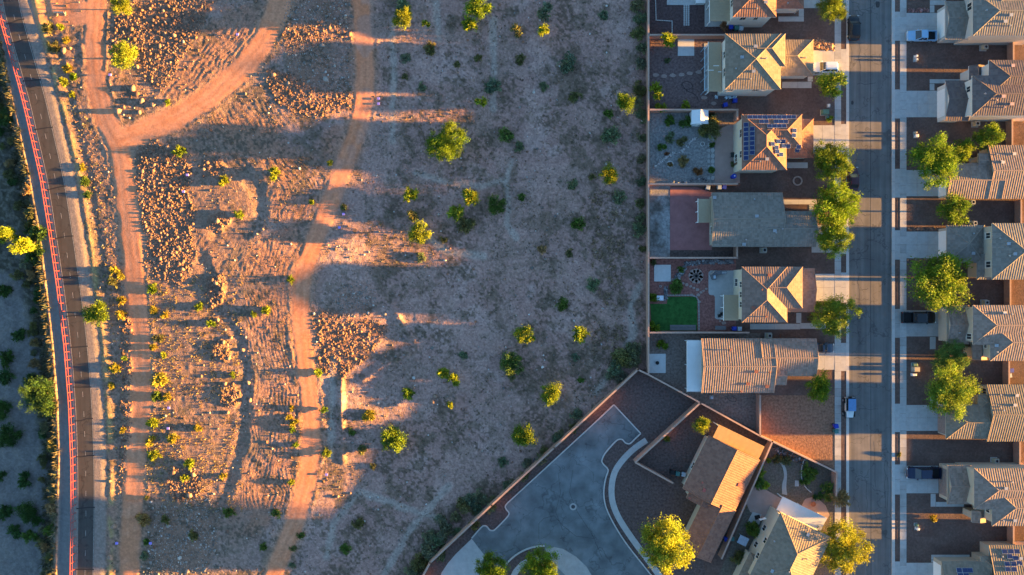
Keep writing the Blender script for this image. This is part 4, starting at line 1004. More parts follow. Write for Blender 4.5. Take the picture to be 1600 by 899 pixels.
h.garage(0,'W',.5,4.7,2.1,mat('brown_garage', (.22,.17,.15), .7)); h.window(2,'W',.3,.9,3.6,4.5); h.vents(((1580,753),(1571,763),(1566,813),(1585,813)))
h = House('tan tiled house with dark solar panels at the lower right corner', (1545, 890), roof='tan', wall='tan')
h.block((1545,852,1660,940), 2.9, 'x', 'gg', .30).block((1471,877,1570,940), 2.9, 'x', 'gg', .30).block((1532,869,1560,893), 2.9, 'y', 'gh', .33)
h.garage(1,'W',.5); h.solar([(1569,861.5),(1579,861.5),(1588,861.5),(1577,869),(1586,872),(1573,881),(1583,881),(1592,880),(1574,889.5),(1584,889.5),(1498,891),(1507,891),(1515,891),(1500,899),(1509,899)], .92, .78)
h.vents(((1565,869),(1594,872),(1590,882)))
# ------------------------------------------------------------------ vehicles
def paint(name, c, r=.28, metal=.0): return mat(name, c, r, .04, 1, spec=.6, metal=metal)
def sect(x, hw, z0, z1, sh=.12):
    return [(x,-hw*.92,z0),(x,-hw,z0+.15),(x,-hw,z1-sh),(x,-hw+sh*.6,z1-.02),(x,0,z1+.02),(x,hw-sh*.6,z1-.02),(x,hw,z1-sh),(x,hw,z0+.15),(x,hw*.92,z0)]
TYRE = MB().tube((0,-.11,0),(0,.11,0),.35,n=16).mesh('tyre', BLACK)
RIM = MB().tube((0,-.118,0),(0,.118,0),.2,n=12).mesh('rim', METAL)
def wheels(root, xs, hw, r=1.0):
    for x in xs:
        for s in (-1, 1):
            t = link('tyre', TYRE, root, (x, s*hw, .35*r)); t.scale = (r, 1.0, r); link('rim', RIM, t)
HEADL = mat('headlight', (.7,.7,.68), .15); TAILL = mat('tail_light', (.35,.01,.01), .25)
def lights(root, L, hw, z=.72):
    for s in (-1, 1):
        MB().box(L/2-.06, s*(hw-.2)-.16, z-.08, L/2+.01, s*(hw-.2)+.16, z+.08).build('headlight', HEADL, root)
        MB().box(-L/2-.01, s*(hw-.14)-.1, z-.05, -L/2+.05, s*(hw-.14)+.1, z+.12).build('tail_light', TAILL, root)
def cabin(root, xb0, xb1, xt0, xt1, wb, wt, zb, zt, pm):
    """glasshouse: glass frustum, roof panel, pillars, mirrors; +x is forward"""
    B = [(xb0,-wb,zb),(xb1,-wb,zb),(xb1,wb,zb),(xb0,wb,zb)]; T = [(xt0,-wt,zt),(xt1,-wt,zt),(xt1,wt,zt),(xt0,wt,zt)]
    g = MB().add(B+T, [(0,1,5,4),(1,2,6,5),(2,3,7,6),(3,0,4,7),(4,5,6,7)]).build('glasshouse', GLASS, root)
    r = MB(); e = .05
    r.loft([[(x, -w, z-.03),(x,-w*.96,z+.03),(x,0,z+.06),(x,w*.96,z+.03),(x,w,z-.03)] for x, w, z in ((xt0-.06,wt*.97,zt-.02),(xt0+.1,wt+.03,zt),(xt1-.12,wt+.03,zt),(xt1+.06,wt*.95,zt-.02))])
    r.build('roof_panel', pm, root)
    for i in range(4): MB().tube(B[i], T[i], .055, .05, 5).build('pillar', pm, root)
    for s in (-1, 1): MB().tube(((xb0+xb1)/2-.1, s*wb, zb), ((xt0+xt1)/2-.1, s*wt, zt), .045, n=5).build('pillar', pm, root)
    for s in (-1, 1): MB().box(xb1-.45, s*(wb+.12)-.1, zb+.02, xb1-.25, s*(wb+.12)+.1, zb+.2).build('mirror', pm, root)
def car(label, px, py, rz, L, W, pm, zt=1.5, z=0.0, suv=False, cat='car'):
    x, y = P(px, py, .8); root = empty('parked_car', (x, y, z), rz); tag(root, label, cat)
    hw = W/2; hb = .92 if suv else .85
    secs = [(-L/2,hw*.80,.35,hb*.88),(-L/2+.18,hw*.93,.28,hb*.98),(-L/2+.7,hw,.24,hb+.03),(0,hw,.24,hb+.02),(L/2-1.3,hw,.24,hb),(L/2-.55,hw*.97,.26,hb-.06),(L/2-.15,hw*.86,.3,hb-.16),(L/2,hw*.66,.38,hb-.26)]
    MB().loft([sect(*s) for s in secs]).build('body', pm, root, smooth=False)
    cabin(root, -L/2+(.25 if suv else .55), L/2-1.15, -L/2+(.55 if suv else 1.15), L/2-1.95, hw*.9, hw*.72, hb, zt, pm)
    wheels(root, (-L/2+.8, L/2-.85), hw-.1); lights(root, L, hw); return root
def pickup(label, px, py, rz, L, W, pm, z=.02, bed=BLACK):
    x, y = P(px, py, .9); root = empty('pickup_truck', (x, y, z), rz); tag(root, label, 'pickup')
    hw = W/2; hb = 1.05; bl = 1.75; xb = -L/2 + bl
    secs = [(xb,hw*.97,.35,hb+.03),(xb+.3,hw,.35,hb+.03),(L/2-1.5,hw,.35,hb),(L/2-.6,hw*.97,.35,hb-.06),(L/2-.12,hw*.88,.38,hb-.14),(L/2,hw*.78,.42,hb-.3)]
    MB().loft([sect(*s) for s in secs]).build('body', pm, root)
    b = MB(); b.box(-L/2,-hw*.97,.4,xb-.02,-hw*.97+.12,hb+.02).box(-L/2,hw*.97-.12,.4,xb-.02,hw*.97,hb+.02).box(-L/2,-hw*.97+.122,.4,-L/2+.1,hw*.97-.122,hb)
    b.build('bed_sides', pm, root)
    MB().box(-L/2+.102,-hw*.97+.123,.5,xb-.022,hw*.97-.123,.62).build('bed_floor', bed, root)
    cabin(root, xb+.05, L/2-1.35, xb+.3, L/2-2.05, hw*.92, hw*.75, hb, 1.8, pm)
    wheels(root, (-L/2+.95, L/2-.95), hw-.1, 1.1); lights(root, L, hw, .85)
    MB().box(L/2-.04,-hw*.85,.4,L/2+.1,hw*.85,.6).build('bumper', METAL, root); return root
pickup('silver blue pickup with a black bed on the top right driveway', 1440.5, 56, math.pi, 5.1, 1.8, paint('silver_blue_paint', (.24,.42,.60)), .028)
pickup('black pickup parked nose to the tan house on the east side', 1436, 496.5, 0, 5.8, 2.0, paint('black_paint', (.006,.007,.009), .2), .028)
pickup('dark blue pickup on the lower east driveway', 1443.5, 739.5, math.pi, 5.9, 2.0, paint('navy_paint', (.008,.016,.045), .2), .028)
car('black sport utility car parked on the street at the top', 1335.3, 43, math.pi/2, 4.3, 1.85, paint('black_paint', (.006,.007,.009), .2), 1.6, -.12, True)
car('white car nosed up to the tan house on a sunny driveway', 1290, 105, math.pi, 4.4, 1.8, paint('white_car_paint', (.62,.68,.72)), 1.6, .028, True)
car('dark red car half hidden by a street tree', 1334, 280, math.pi/2, 4.2, 1.8, paint('dark_red_paint', (.05,.008,.012)), 1.5, -.12)
car('small dark blue hatchback beside the striped tile roof', 1288, 544, 0, 3.3, 1.65, paint('steel_blue_paint', (.03,.055,.09)), 1.45, .028)
def offroader():
    x, y = P(1328.5, 637, .9); root = empty('off_road_car', (x, y, -.12), -math.pi/2); tag(root, 'white open sided off road car with a blue soft top on the street', 'car')
    cr = paint('cream_paint', (.58,.56,.50)); L = 3.6
    MB().box(-1.7,-.72,.5,.62,.72,1.0).box(-1.75,-.74,.45,-1.6,.74,1.0).build('tub', cr, root)
    MB().loft([[(x,-a,.5),(x,-a,zt-.06),(x,-a*.85,zt),(x,a*.85,zt),(x,a,zt-.06),(x,a,.5)] for x, a, zt in ((.62,.66,1.12),(1.3,.58,1.08),(1.75,.52,1.02))]).build('hood', paint('pale_hood_paint', (.55,.62,.62)), root)
    MB().box(-1.6,-.66,1.001,.5,.66,1.05).build('seats', BLACK, root)
    tp = mat('blue_canvas', (.10,.22,.42), .8, .12, 2)
    MB().loft([[(x,-.68,1.74),(x,-.6,1.82),(x,.6,1.82),(x,.68,1.74)] for x in (-1.62,-.5,.5)]).build('soft_top', tp, root)
    f = MB()
    for xx in (-1.58, -.5, .52):
        for s in (-1, 1): f.tube((xx, s*.68, 1.0), (xx-.05*(xx>0), s*.64, 1.76), .035)
    f.build('roll_cage', BLACK, root)
    MB().add([(.6,-.64,1.1),(.6,.64,1.1),(.5,.62,1.72),(.5,-.62,1.72)], [(0,1,2,3)]).build('windscreen', GLASS, root)
    for xx in (-1.15, 1.2):
        for s in (-1, 1): MB().box(xx-.45, s*.82-.13, .78, xx+.45, s*.82+.13, .84).build('mudguard', BLACK, root)
    wheels(root, (-1.15, 1.2), .86, 1.1); lights(root, 3.5, .6, .8)
    MB().tube((-1.85,0,.9),(-1.65,0,.9),.34,n=14).build('spare_wheel', BLACK, root)
    MB().box(1.76,-.7,.45,1.9,.7,.6).build('bumper', BLACK, root)
offroader()

# ------------------------------------------------------------------ bins, air conditioners, boxes
def bin_(label, px, py, m, rz=0, lid=None, z=.02, grp=None):
    x, y = P(px, py, .9); root = empty('wheeled_bin', (x, y, z), rz); tag(root, label, 'bin', grp)
    MB().loft([[(-a,-a,zz),(a,-a,zz),(a,a,zz),(-a,a,zz)] for a, zz in ((.24,.06),(.33,1.0))]).build('body', m, root)
    MB().box(-.37,-.36,1.0,.37,.36,1.04).box(-.3,-.3,1.041,.3,.3,1.09).build('lid', lid or m, root)
    for s in (-1, 1): MB().tube((-.28,s*.26,.12),(-.28,s*.33,.12),.12,n=10).build('wheel', BLACK, root)
    MB().tube((-.4,-.25,.98),(-.4,.25,.98),.03).build('handle', BLACK, root)
for a in ((1142,42.5,BINBLUE,'blue bin beside the red roofed house at the top'), (1151,43.5,BINGREEN,'dark green bin right of the blue bin at the top'), (1158,44.5,BINGREY,'pale grey bin at the end of the top bin row'),
          (1133.5,164,BINBLUE,'blue bin above the wall of the solar panel house'), (1148.5,157.5,BINBLUE,'blue bin by the wall gap below the tan house'), (1106,293.3,BINGREY,'pale grey bin standing apart behind the grey gable house'),
          (1124,292.8,BINGREY,'pale bin left of a blue bin below the blue grey yard'), (1131.5,292.6,BINBLUE,'blue bin next to a pale bin below the blue grey yard'), (1147.5,513.5,BINBLUE,'blue bin beside the brown hip roofed house'),
          (1155.5,514,BINGREY,'pale bin beside the brown hip roofed house'), (1306.5,666,BINBLUE,'blue bin at the sidewalk by the off road car'), (1306.5,674,BINGREEN,'green bin at the sidewalk below the blue bin'),
          (1059,740.5,BINGREEN,'dark green bin behind the angled red roof'), (1068,741.5,BINGREY,'pale blue lidded bin behind the angled red roof'), (1051,738,BLACK,'black bin near the gap in the short wall'),
          (1580,579,BINBLUE,'blue bin at the right edge behind the tan house'), (1577,587,BINGREY,'pale bin at the right edge behind the tan house'), (1143.5,842,BINGREEN,'green bin in the corner garden'), (1135,843,BINBLUE,'blue bin by the rust wall in the corner garden'), (1583,576.5,BINBLUE,None)):
    if a[3]: bin_(a[3], a[0], a[1], a[2], RND.uniform(-.2,.2))
def rbin(label, px, py):
    x, y = P(px, py, .6); root = empty('round_barrel', (x, y, .03)); tag(root, label, 'barrel')
    MB().cyl(0,0,0,.95,.38,.4,16).build('drum', BINBLUE, root); MB().ring(0,0,.93,.98,.33,.42,16).build('rim', BINBLUE, root); MB().cyl(.1,.05,.951,.96,.12,n=8).build('bung', WHITE, root)
rbin('round blue barrel on the mauve patio', 1146, 276)
def aircon(label, px, py, m=BEIGEBOX):
    x, y = P(px, py, .9); root = empty('air_conditioner', (x, y, 0)); tag(root, label, 'air conditioner')
    MB().box(-.6,-.5,.0,.6,.5,.1).build('pad', CONC, root); MB().box(-.4,-.4,.1,.4,.4,.9).build('casing', m, root)
    MB().ring(0,0,.9,.95,.24,.34,16).build('fan_guard', METAL, root); MB().cyl(0,0,.901,.91,.24,n=12).build('fan_well', BLACK, root)
for a in ((1195,391,'air conditioner below the grey gable house'), (1203,525,'air conditioner above the striped tile roof'), (1541,73,'air conditioner below the grey tiled house at the top right'), (1528,193,'air conditioner below the dark flat tiled house'),
          (1524,349,'air conditioner above the grey brown hip roof'), (1542.5,473,'air conditioner above the tan house with the black pickup'), (1558,721,'air conditioner above the house with the dark blue pickup'), (1521,316,'air conditioner below the pink tan gable roof')):
    aircon(a[2], a[0], a[1])
def cabinet(label, px, py, w, d, hh, m, cat='utility box'):
    x, y = P(px, py, hh); root = empty('utility_box', (x, y, 0)); tag(root, label, cat)
    MB().box(-w/2-.12,-d/2-.12,0,w/2+.12,d/2+.12,.08).build('pad', CONC_OLD, root); MB().box(-w/2,-d/2,.08,w/2,d/2,hh*.85).build('casing', m, root)
    MB().add([(-w/2-.03,-d/2-.03,hh*.85),(w/2+.03,-d/2-.03,hh*.85),(w/2+.03,d/2+.03,hh*.85),(-w/2-.03,d/2+.03,hh*.85),(-w/2+.05,-d/2+.05,hh),(w/2-.05,-d/2+.05,hh),(w/2-.05,d/2-.05,hh),(-w/2+.05,d/2-.05,hh)], [(4,5,6,7),(0,1,5,4),(1,2,6,5),(2,3,7,6),(3,0,4,7)]).build('lid', m, root)
for a in ((1291,174.5,1.1,.8,.9,GREENBOX,'green utility cabinet in the yard below the white car'), (1294,183,.35,.35,.5,GREENBOX,'tiny green post below the green cabinet'), (1296,164.5,.3,.4,.45,WHITE,'tiny white box above the green cabinet'),
          (1433.5,87,.3,.3,.8,WHITE,'upper of two pale pedestals near the top right'), (1433,92.5,.4,.35,.7,BINGREY,'lower of two pale pedestals near the top right'), (1432.5,207,.25,.25,.7,BEIGEBOX,'small post above the pale box above the big tree'), (1433.5,212,.5,.45,.6,WHITE,'pale box above the big green tree'),
          (1431,570.5,.75,.45,.6,GREENBOX,'green box beside the beige cabinet on the east side'), (1433.5,577.5,1.0,.8,.9,BEIGEBOX,'beige utility cabinet on the east side'), (1429.5,586,.7,.35,.6,WHITE,'white box below the beige cabinet'),
          (1434,821.5,.35,.3,.7,GREENBOX,'upper pedestal near the lower right'), (1435.5,827.5,.45,.35,.7,WHITE,'lower pale pedestal near the lower right'), (1112.5,621.5,.45,.45,.5,BINGREY,'small pale box in the yard under the striped roof')):
    cabinet(a[6], *a[:6])

# garden shed
def shed():
    x, y = P(1094, 183, 2.0); root = empty('garden_shed', (x, y, 0)); tag(root, 'white gable roofed garden shed in the blue grey yard', 'shed')
    wv = mat('white_shed', (.62,.64,.66), .7, .05); w, l, hz, hr = 1.45, 1.2, 1.9, 2.4
    MB().box(-w+.08,-l+.08,0,w-.08,l-.08,hz).add([(-w+.08,-l+.08,hz),(w-.08,-l+.08,hz),(0,-l+.08,hr-.06),(-w+.08,l-.08,hz),(w-.08,l-.08,hz),(0,l-.08,hr-.06)], [(0,1,2),(5,4,3)]).build('wall', wv, root)
    for s in (-1, 1):
        o = MB().add([(0,-l,hr),(s*w,-l,hz-.03),(s*w,l,hz-.03),(0,l,hr),(0,-l,hr+.04),(s*w,-l,hz+.01),(s*w,l,hz+.01),(0,l,hr+.04)], [(0,1,2,3),(7,6,5,4),(0,4,5,1),(1,5,6,2),(2,6,7,3)]).build('roof_panel', wv, root)
        for k in range(1, 5):
            yy = -l + 2*l*k/5; MB().add([(0,yy-.03,hr+.06),(s*w,yy-.03,hz+.03),(s*w,yy+.03,hz+.03),(0,yy+.03,hr+.06)], [(0,1,2,3)]).build('rib', wv, o)
    MB().box(-.4,-l-.01,.05,.4,-l+.079,1.75).build('door', WHITE, root)
shed()
# barbecue counter on the patio
bb = empty('barbecue_counter', (*P(1120, 428, .9), .03)); tag(bb, 'curved stone barbecue counter on the pale patio', 'barbecue')
def rel(px, py, z, o): a = P(px, py, z); return (a[0]-o.location.x, a[1]-o.location.y)
MB().prism([rel(*q, .9, bb) for q in ((1111,429),(1117,423.5),(1136,423.5),(1136,428.5),(1119,429),(1119.5,437),(1114.5,437.5))], 0, .85).build('counter', mat('dark_counter', (.13,.13,.14), .7, .2), bb)
MB().prism([rel(*q, .95, bb) for q in ((1128,424.5),(1135,424.5),(1135,428),(1128,428))], .86, 1.1).build('grill', METAL, bb)
MB().prism([rel(*q, .95, bb) for q in ((1115,430.5),(1118.5,430.5),(1118.5,435.5),(1115,435.5))], .86, .93).build('sink', BINGREY, bb)
MB().prism([rel(*q, 1.3, bb) for q in ((1110.5,428.5),(1116.5,422.5),(1117.5,423.5),(1111.5,429.5))], .86, 1.3).build('splash_back', mat('pale_brick', (.32,.26,.22), .9), bb)
# outdoor furniture and small yard things
def chair(label, px, py, rz, m):
    x, y = P(px, py, .6); root = empty('garden_chair', (x, y, .03), rz); tag(root, label, 'chair')
    MB().box(-.25,-.25,.38,.25,.25,.44).build('seat', m, root); MB().box(-.3,-.25,.44,-.23,.25,.95).build('backrest', m, root)
    for sx in (-.22,.22):
        for sy in (-.22,.22): MB().box(sx-.025,sy-.025,0,sx+.025,sy+.025,.379).build('leg', m, root)
DARKF = mat('dark_furniture', (.025,.03,.03), .6)
chair('dark chair left of the tan patio cover', 1124.5, 493.5, .2, DARKF); chair('dark chair nearest the tan patio cover', 1128.5, 490.5, 1.8, DARKF)
for i, (x, y, nm) in enumerate(((1120,151.5,'leftmost'),(1135.5,152,'second'),(1141,152,'third'),(1147.5,151.5,'rightmost'))):
    chair(f'{nm} of four white chairs in a row below the tan house', x, y, i*.9, mat('pale_chair', (.50,.62,.70), .5))
def table(label, px, py, w, d, m, hh=.74, rz=0):
    x, y = P(px, py, hh); root = empty('garden_table', (x, y, .03), rz); tag(root, label, 'table')
    MB().box(-w/2,-d/2,hh-.05,w/2,d/2,hh).build('table_top', m, root)
    for sx in (-1, 1):
        for sy in (-1, 1): MB().box(sx*(w/2-.08)-.03, sy*(d/2-.08)-.03, 0, sx*(w/2-.08)+.03, sy*(d/2-.08)+.03, hh-.051).build('leg', m, root)
table('small dark table on the mauve patio', 1144.5, 242, .6, .85, DARKF); table('pale blue table in the corner garden', 1161, 845, 1.5, 1.7, mat('blue_grey_table', (.33,.40,.48), .5), .74, RZ)
table('low grey bench box below the lawn', 1126, 512.5, 1.9, .7, mat('grey_plank', (.17,.16,.165), .85), .5)
table('white table at the top of the maroon yard', 1094.5, 2, 1.7, .7, WHITE)
o = empty('storage_box', (*P(1031.5, 466, .7), .02)); tag(o, 'pale storage box in the corner of the lawn', 'box')
MB().box(-.55,-.38,0,.55,.38,.6).build('body', mat('pale_box', (.55,.6,.64), .5), o); MB().box(-.6,-.43,.6,.6,.43,.7).build('lid', mat('pale_box', (.55,.6,.64), .5), o)
# basketball hoop
bh = empty('basketball_hoop', (*P(1183, 808), .03), .25); tag(bh, 'portable basketball hoop leaning over the garden patio', 'hoop')
MB().box(-.45,-.35,0,.45,.35,.2).build('base', BLACK, bh)
MB().tube((0,0,.2),(.02,.35,3.0),.06).tube((.02,.35,3.0),(.02,.75,3.1),.05).build('pole', BLACK, bh)
MB().box(-.55,.72,2.75,.55,.78,3.5).build('backboard', WHITE, bh); MB().ring(0,1.02,3.02,3.05,.21,.24,14).build('rim', mat('orange_rim', (.6,.15,.03), .5), bh)
# corner garden walks
sheet('garden_walk', CONC_OLD, smooth_pts([(1217,722),(1223,731),(1225,745),(1222,758),(1222,772)],3) + smooth_pts([(1230,774),(1228.5,760),(1229.5,744),(1228,732),(1222,722)],3), .03, 'curving pale garden walk in the corner garden', None, .03)['category'] = 'walk'
sheet('patio', PATIO, [(1176,758),(1196,765),(1222,780),(1212,800),(1196,812),(1172,800),(1165,785)], .028, 'mauve patio under the basketball hoop', None, .03)
sheet('patio', PATIO, [(1250,795),(1258,780),(1268,777),(1280,781),(1290,790),(1296,805),(1290,815)], .028, 'rounded patio beside the white patio cover', None, .03)
o = sheet('slab', CONC, R4(1242,751,1248,760), .06, 'small pale slab in the corner garden', None, .05); sheet('slab', CONC, [(1176,800),(1190,804),(1186,820),(1168,815)], .07, 'pale slab behind the basketball hoop', None, .05)
ge = empty('garden_edging', (*P(1256, 745), .0)); tag(ge, 'curved pale edging line in the corner garden', 'edging')
e2 = MB().box(-.17,-.07,0,.17,.07,.12).mesh('edging_stone', KERB)
for x, y, a in along(smooth_pts([(1255,721),(1252,735),(1253,750),(1259,762),(1268,770)],4), 3.1): p = P(x, y); link('edging_stone', e2, ge, (p[0]-ge.location.x, p[1]-ge.location.y, 0), a)
ge = empty('garden_edging', (*P(1040, 30), .0)); tag(ge, 'pale stone edging line stepping through the maroon yard', 'edging')
for x, y, a in along([(1024,-5),(1025,32),(1050,33.5),(1050,52)], 3.6): p = P(x, y); link('edging_stone', e2, ge, (p[0]-ge.location.x, p[1]-ge.location.y, 0), a)
gp = empty('paver_grid', (*P(1072.5, 24), .01)); tag(gp, 'grid of small pale square pavers in the maroon yard', 'pavers')
pv = MB().box(-.14,-.14,0,.14,.14,.05).mesh('paver', CONC)
for i in range(3):
    for j in range(11): link('paver', pv, gp, ((i-1)*.37, (j-5)*.34, 0))
o = MB().ring(0,0,0,.16,.62,.85,18).build('planter_ring', mat('pale_brick', (.32,.26,.22), .9), None, (*P(1246, 283), 0)); tag(o, 'ring of edging stones round a bare bed below the solar house', 'planter ring')
for i, (x, y, r, lb) in enumerate(((1097.5,225.5,.42,'stone ring near the mauve patio'),(1046.5,257,.62,'stone ring round a pale plant'),(1063,421.5,.5,'white planter ring left of the fire pit'),(1031.5,447.5,.2,'tiny white ring in the red gravel'))):
    o = MB().ring(0,0,0,.2,r*.72,r,14).build('planter_ring', KERB, None, (*P(x, y), .005)); tag(o, lb, 'planter ring')
o = empty('terracotta_bowl', (*P(1271,788,.4), .03)); tag(o, 'orange clay bowl on the rounded patio', 'bowl'); MB().cyl(0,0,0,.35,.25,.42,14).build('bowl', mat('terracotta', (.42,.14,.06), .8), o); MB().ring(0,0,.35,.4,.34,.45,14).build('rim', mat('terracotta', (.42,.14,.06), .8), o)
# stone border blocks beside the patio of the solar house
sb = empty('stone_border', (*P(1110, 250), 0)); tag(sb, 'column of pale border slabs left of the mauve patio', 'border')
k = 0
for y in np.arange(218, 284, 8.6):
    for x, s in ((1107.5, .8), (1113.5, 1.0)):
        p = P(x, y); link('border_slab', stone_mesh(.36*s, 1.25, 7, 200+k, .07, CONC_OLD), sb, (p[0]-sb.location.x, p[1]-sb.location.y, .006)); k += 1
# wooden crate-like bench by the tree at top left, survey flags, sign
bn = empty('wooden_barrier', PG(95, 22)); tag(bn, 'pale wooden barrier lying by the track at the top left', 'barrier')
MB().box(-.75,-.1,.55,.95,.1,.8).build('rail', mat('pale_wood', (.42,.33,.24), .8, .2, 5), bn)
for xx in (-.6,.8): MB().box(xx-.1,-.35,0,xx+.1,.35,.12).box(xx-.06,-.06,.121,xx+.06,.06,.549).build('leg', mat('pale_wood', (.42,.33,.24), .8), bn)
fl = [(173.5,118,'beside the sunlit yellow tree'),(294,274,'upper flag in the western rubble'),(288,300,'lower flag in the western rubble'),(372,55,'beside the north track'),(592,155,'upper of two by the middle track'),(592,163,'lower of two by the middle track'),
      (537.5,335,'upper of two right of the middle track bend'),(531,356,'lower of two right of the middle track bend'),(265,637,'upper one in the yellow scrub'),(264,669,'lower one in the yellow scrub'),(511,741,'below the lone berm'),(184,848,'beside the west track near the bottom'),(236.5,848,'in the lower rubble')]
for x, y, lb in fl:
    g = PG(x, y); root = empty('survey_marker', g); tag(root, 'lavender survey marker ' + lb, 'marker')
    MB().box(-.22,-.2,.25,.22,.2,.4).build('flag', PURPLE, root); MB().cyl(0,0,-.1,.25,.03,n=6).build('stake', WHITE, root)

def hose(label, pts, m):
    q = smooth_pts(pts, 4); mb = MB()
    for a, b in zip(q, q[1:]): mb.tube((*P(*a), .035), (*P(*b), .035), .03, n=5)
    tag(mb.build('garden_hose', m, None), label, 'hose')
hose('dark garden hose looping over the mauve gravel', [(1065,132),(1066,137),(1074,140),(1082,136),(1078,129),(1070,128),(1066,133),(1075,143),(1086,148),(1093,160)], BLACK)
hose('dark hose curled in the yard below the striped roof', [(1132,620),(1142,619),(1150,623),(1148,628),(1140,626),(1136,621)], BLACK)
# ------------------------------------------------------------------ vegetation prototypes
def crown_mesh(name, seed, nclump, nleaf, leaf, spiky=0.0, flat=.72, lobes=6, core=.5, tight=1.0):
    """unit crown: radius about 1 in plan, centred at z = 0, leaf-sized faces in clumps with gaps between them"""
    r = np.random.RandomState(seed)
    lob = [(np.array([.12*(r.rand()-.5), .12*(r.rand()-.5), 0]), core)]
    for i in range(lobes):
        a = 2*math.pi*(i + r.rand()*.7)/lobes; d = .36 + .30*r.rand(); lob.append((np.array([d*math.cos(a), d*math.sin(a), (r.rand()-.45)*.75*flat]), .26 + .24*r.rand()))
    cc = []
    while len(cc) < nclump:
        c, rad = lob[r.randint(len(lob))]; v = r.randn(3); v /= np.linalg.norm(v); rr = rad*(.55 + .45*r.rand()**.5)
        p = c + v*rr*np.array([1, 1, flat])
        if p[2] < -.62*flat and r.rand() < .8: continue
        cc.append(p)
    cc = np.array(cc); k = r.randint(nclump, size=nleaf)
    sp = ((.085 + .07*r.rand(nclump))*tight)[k][:, None]
    cen = cc[k] + r.randn(nleaf, 3)*sp*np.array([1, 1, .75])
    rad = cen/np.maximum(np.linalg.norm(cen, axis=1, keepdims=True), 1e-3)
    d = r.randn(nleaf, 3)*(1-spiky) + rad*spiky*2.4 + np.array([0, 0, .25]); d /= np.linalg.norm(d, axis=1, keepdims=True)
    e = np.cross(d, r.randn(nleaf, 3)); e /= np.maximum(np.linalg.norm(e, axis=1, keepdims=True), 1e-4)
    s = leaf*(.6 + .8*r.rand(nleaf, 1)); l = s*(1.0 + 1.2*spiky); w_ = s*(.62 - .3*spiky)
    V = np.stack([cen - d*l*.5 - e*w_*.25, cen - d*l*.1 + e*w_*.55, cen + d*l*.55 + e*w_*.1, cen - d*l*.05 - e*w_*.55], 1).reshape(-1, 3)
    F = np.arange(nleaf*4).reshape(-1, 4)
    cl = (.55 + .75*r.rand(nclump))[k]*(.8 + .4*r.rand(nleaf)); hu = r.rand(nclump)[k]
    col = np.stack([cl*(.9 + .25*hu), cl, cl*(1.0 - .3*hu), np.ones(nleaf)], 1); col = np.repeat(col, 4, 0)
    return npmesh(name, V, F, LEAF, False, {'Col': ('FLOAT_COLOR', col)})
def trunk_mesh(seed, hgt=1.0, limbs=5):
    r = random.Random(seed); mb = MB(); top = (r.uniform(-.08,.08), r.uniform(-.08,.08), hgt*.55)
    mb.tube((0,0,-.06), top, .075, .055, 7)
    for i in range(limbs):
        a = 6.283*(i+r.random()*.6)/limbs; d = .3+.3*r.random(); m_ = (top[0]+d*.5*math.cos(a), top[1]+d*.5*math.sin(a), hgt*(.75+.15*r.random())); e_ = (top[0]+d*1.15*math.cos(a+.2), top[1]+d*1.15*math.sin(a+.2), hgt*(1.0+.3*r.random()))
        mb.tube(top, m_, .045, .028, 5); mb.tube(m_, e_, .028, .01, 5)
        mb.tube(m_, (m_[0]+.2*math.cos(a-.8), m_[1]+.2*math.sin(a-.8), m_[2]+.3), .02, .008, 4)
    return mb.mesh('trunk', BARK)
BIG = [crown_mesh('crown', 100+i, 150, 17000, .046, .25, .85, 9, .40, .72) for i in range(4)]
MID = [crown_mesh('crown', 200+i, 100, 5200, .085, .35, .8, 6) for i in range(4)]
SML = [crown_mesh('foliage', 300+i, 42, 1100, .19, .5, .8, 5) for i in range(5)]
BRU = [crown_mesh('foliage', 400+i, 60, 1500, .14, .1, .6, 6) for i in range(4)]
TRK = [trunk_mesh(500+i) for i in range(4)]
PAL = {'lime': (.155,.235,.024), 'green': (.105,.18,.040), 'yellow': (.23,.29,.030), 'amber': (.25,.28,.030), 'dark': (.055,.115,.035), 'grey': (.20,.20,.13), 'sage': (.155,.205,.125), 'gold': (.31,.27,.045), 'dry': (.32,.22,.11), 'rust': (.30,.15,.08), 'olive': (.165,.165,.070), 'mesq': (.14,.22,.018)}
def cvar(c, r):
    k = r.uniform(.86, 1.15); return (c[0]*k*r.uniform(.92,1.08), c[1]*k, c[2]*k*r.uniform(.85,1.15), 1)
def tree(label, px, py, r, col, hgt=None, lib=None, name='tree', seed=0, grp=None, ter=False):
    """px, py: where the crown's middle shows; r: crown radius in photo px"""
    R = r/PXM; q = random.Random(seed or int(px*7+py*13)); hgt = hgt or R*1.9
    clear = 1.75 if hgt > 4.4 else .3*hgt
    semi = (hgt - clear)/2; zc = clear + semi; zb = 0.0
    if ter: zb = GZ(px, py); 
    x, y = P(px, py, zb + zc); R *= (CAM_H - zb - zc)/CAM_H
    root = empty(name, (x, y, zb), q.uniform(0, 6.28)); tag(root, label, 'tree', grp)
    t = link('trunk', q.choice(TRK), root); t.scale = (R*.9, R*.9, zc/1.0*.98)
    lib = lib or (BIG if r >= 24 else MID)
    c = link('crown', q.choice(lib), root, (0, 0, zc)); c.scale = (R*1.04, R*1.04*q.uniform(.88,1.08), semi/.72); c.color = cvar(PAL[col], q)
    return root
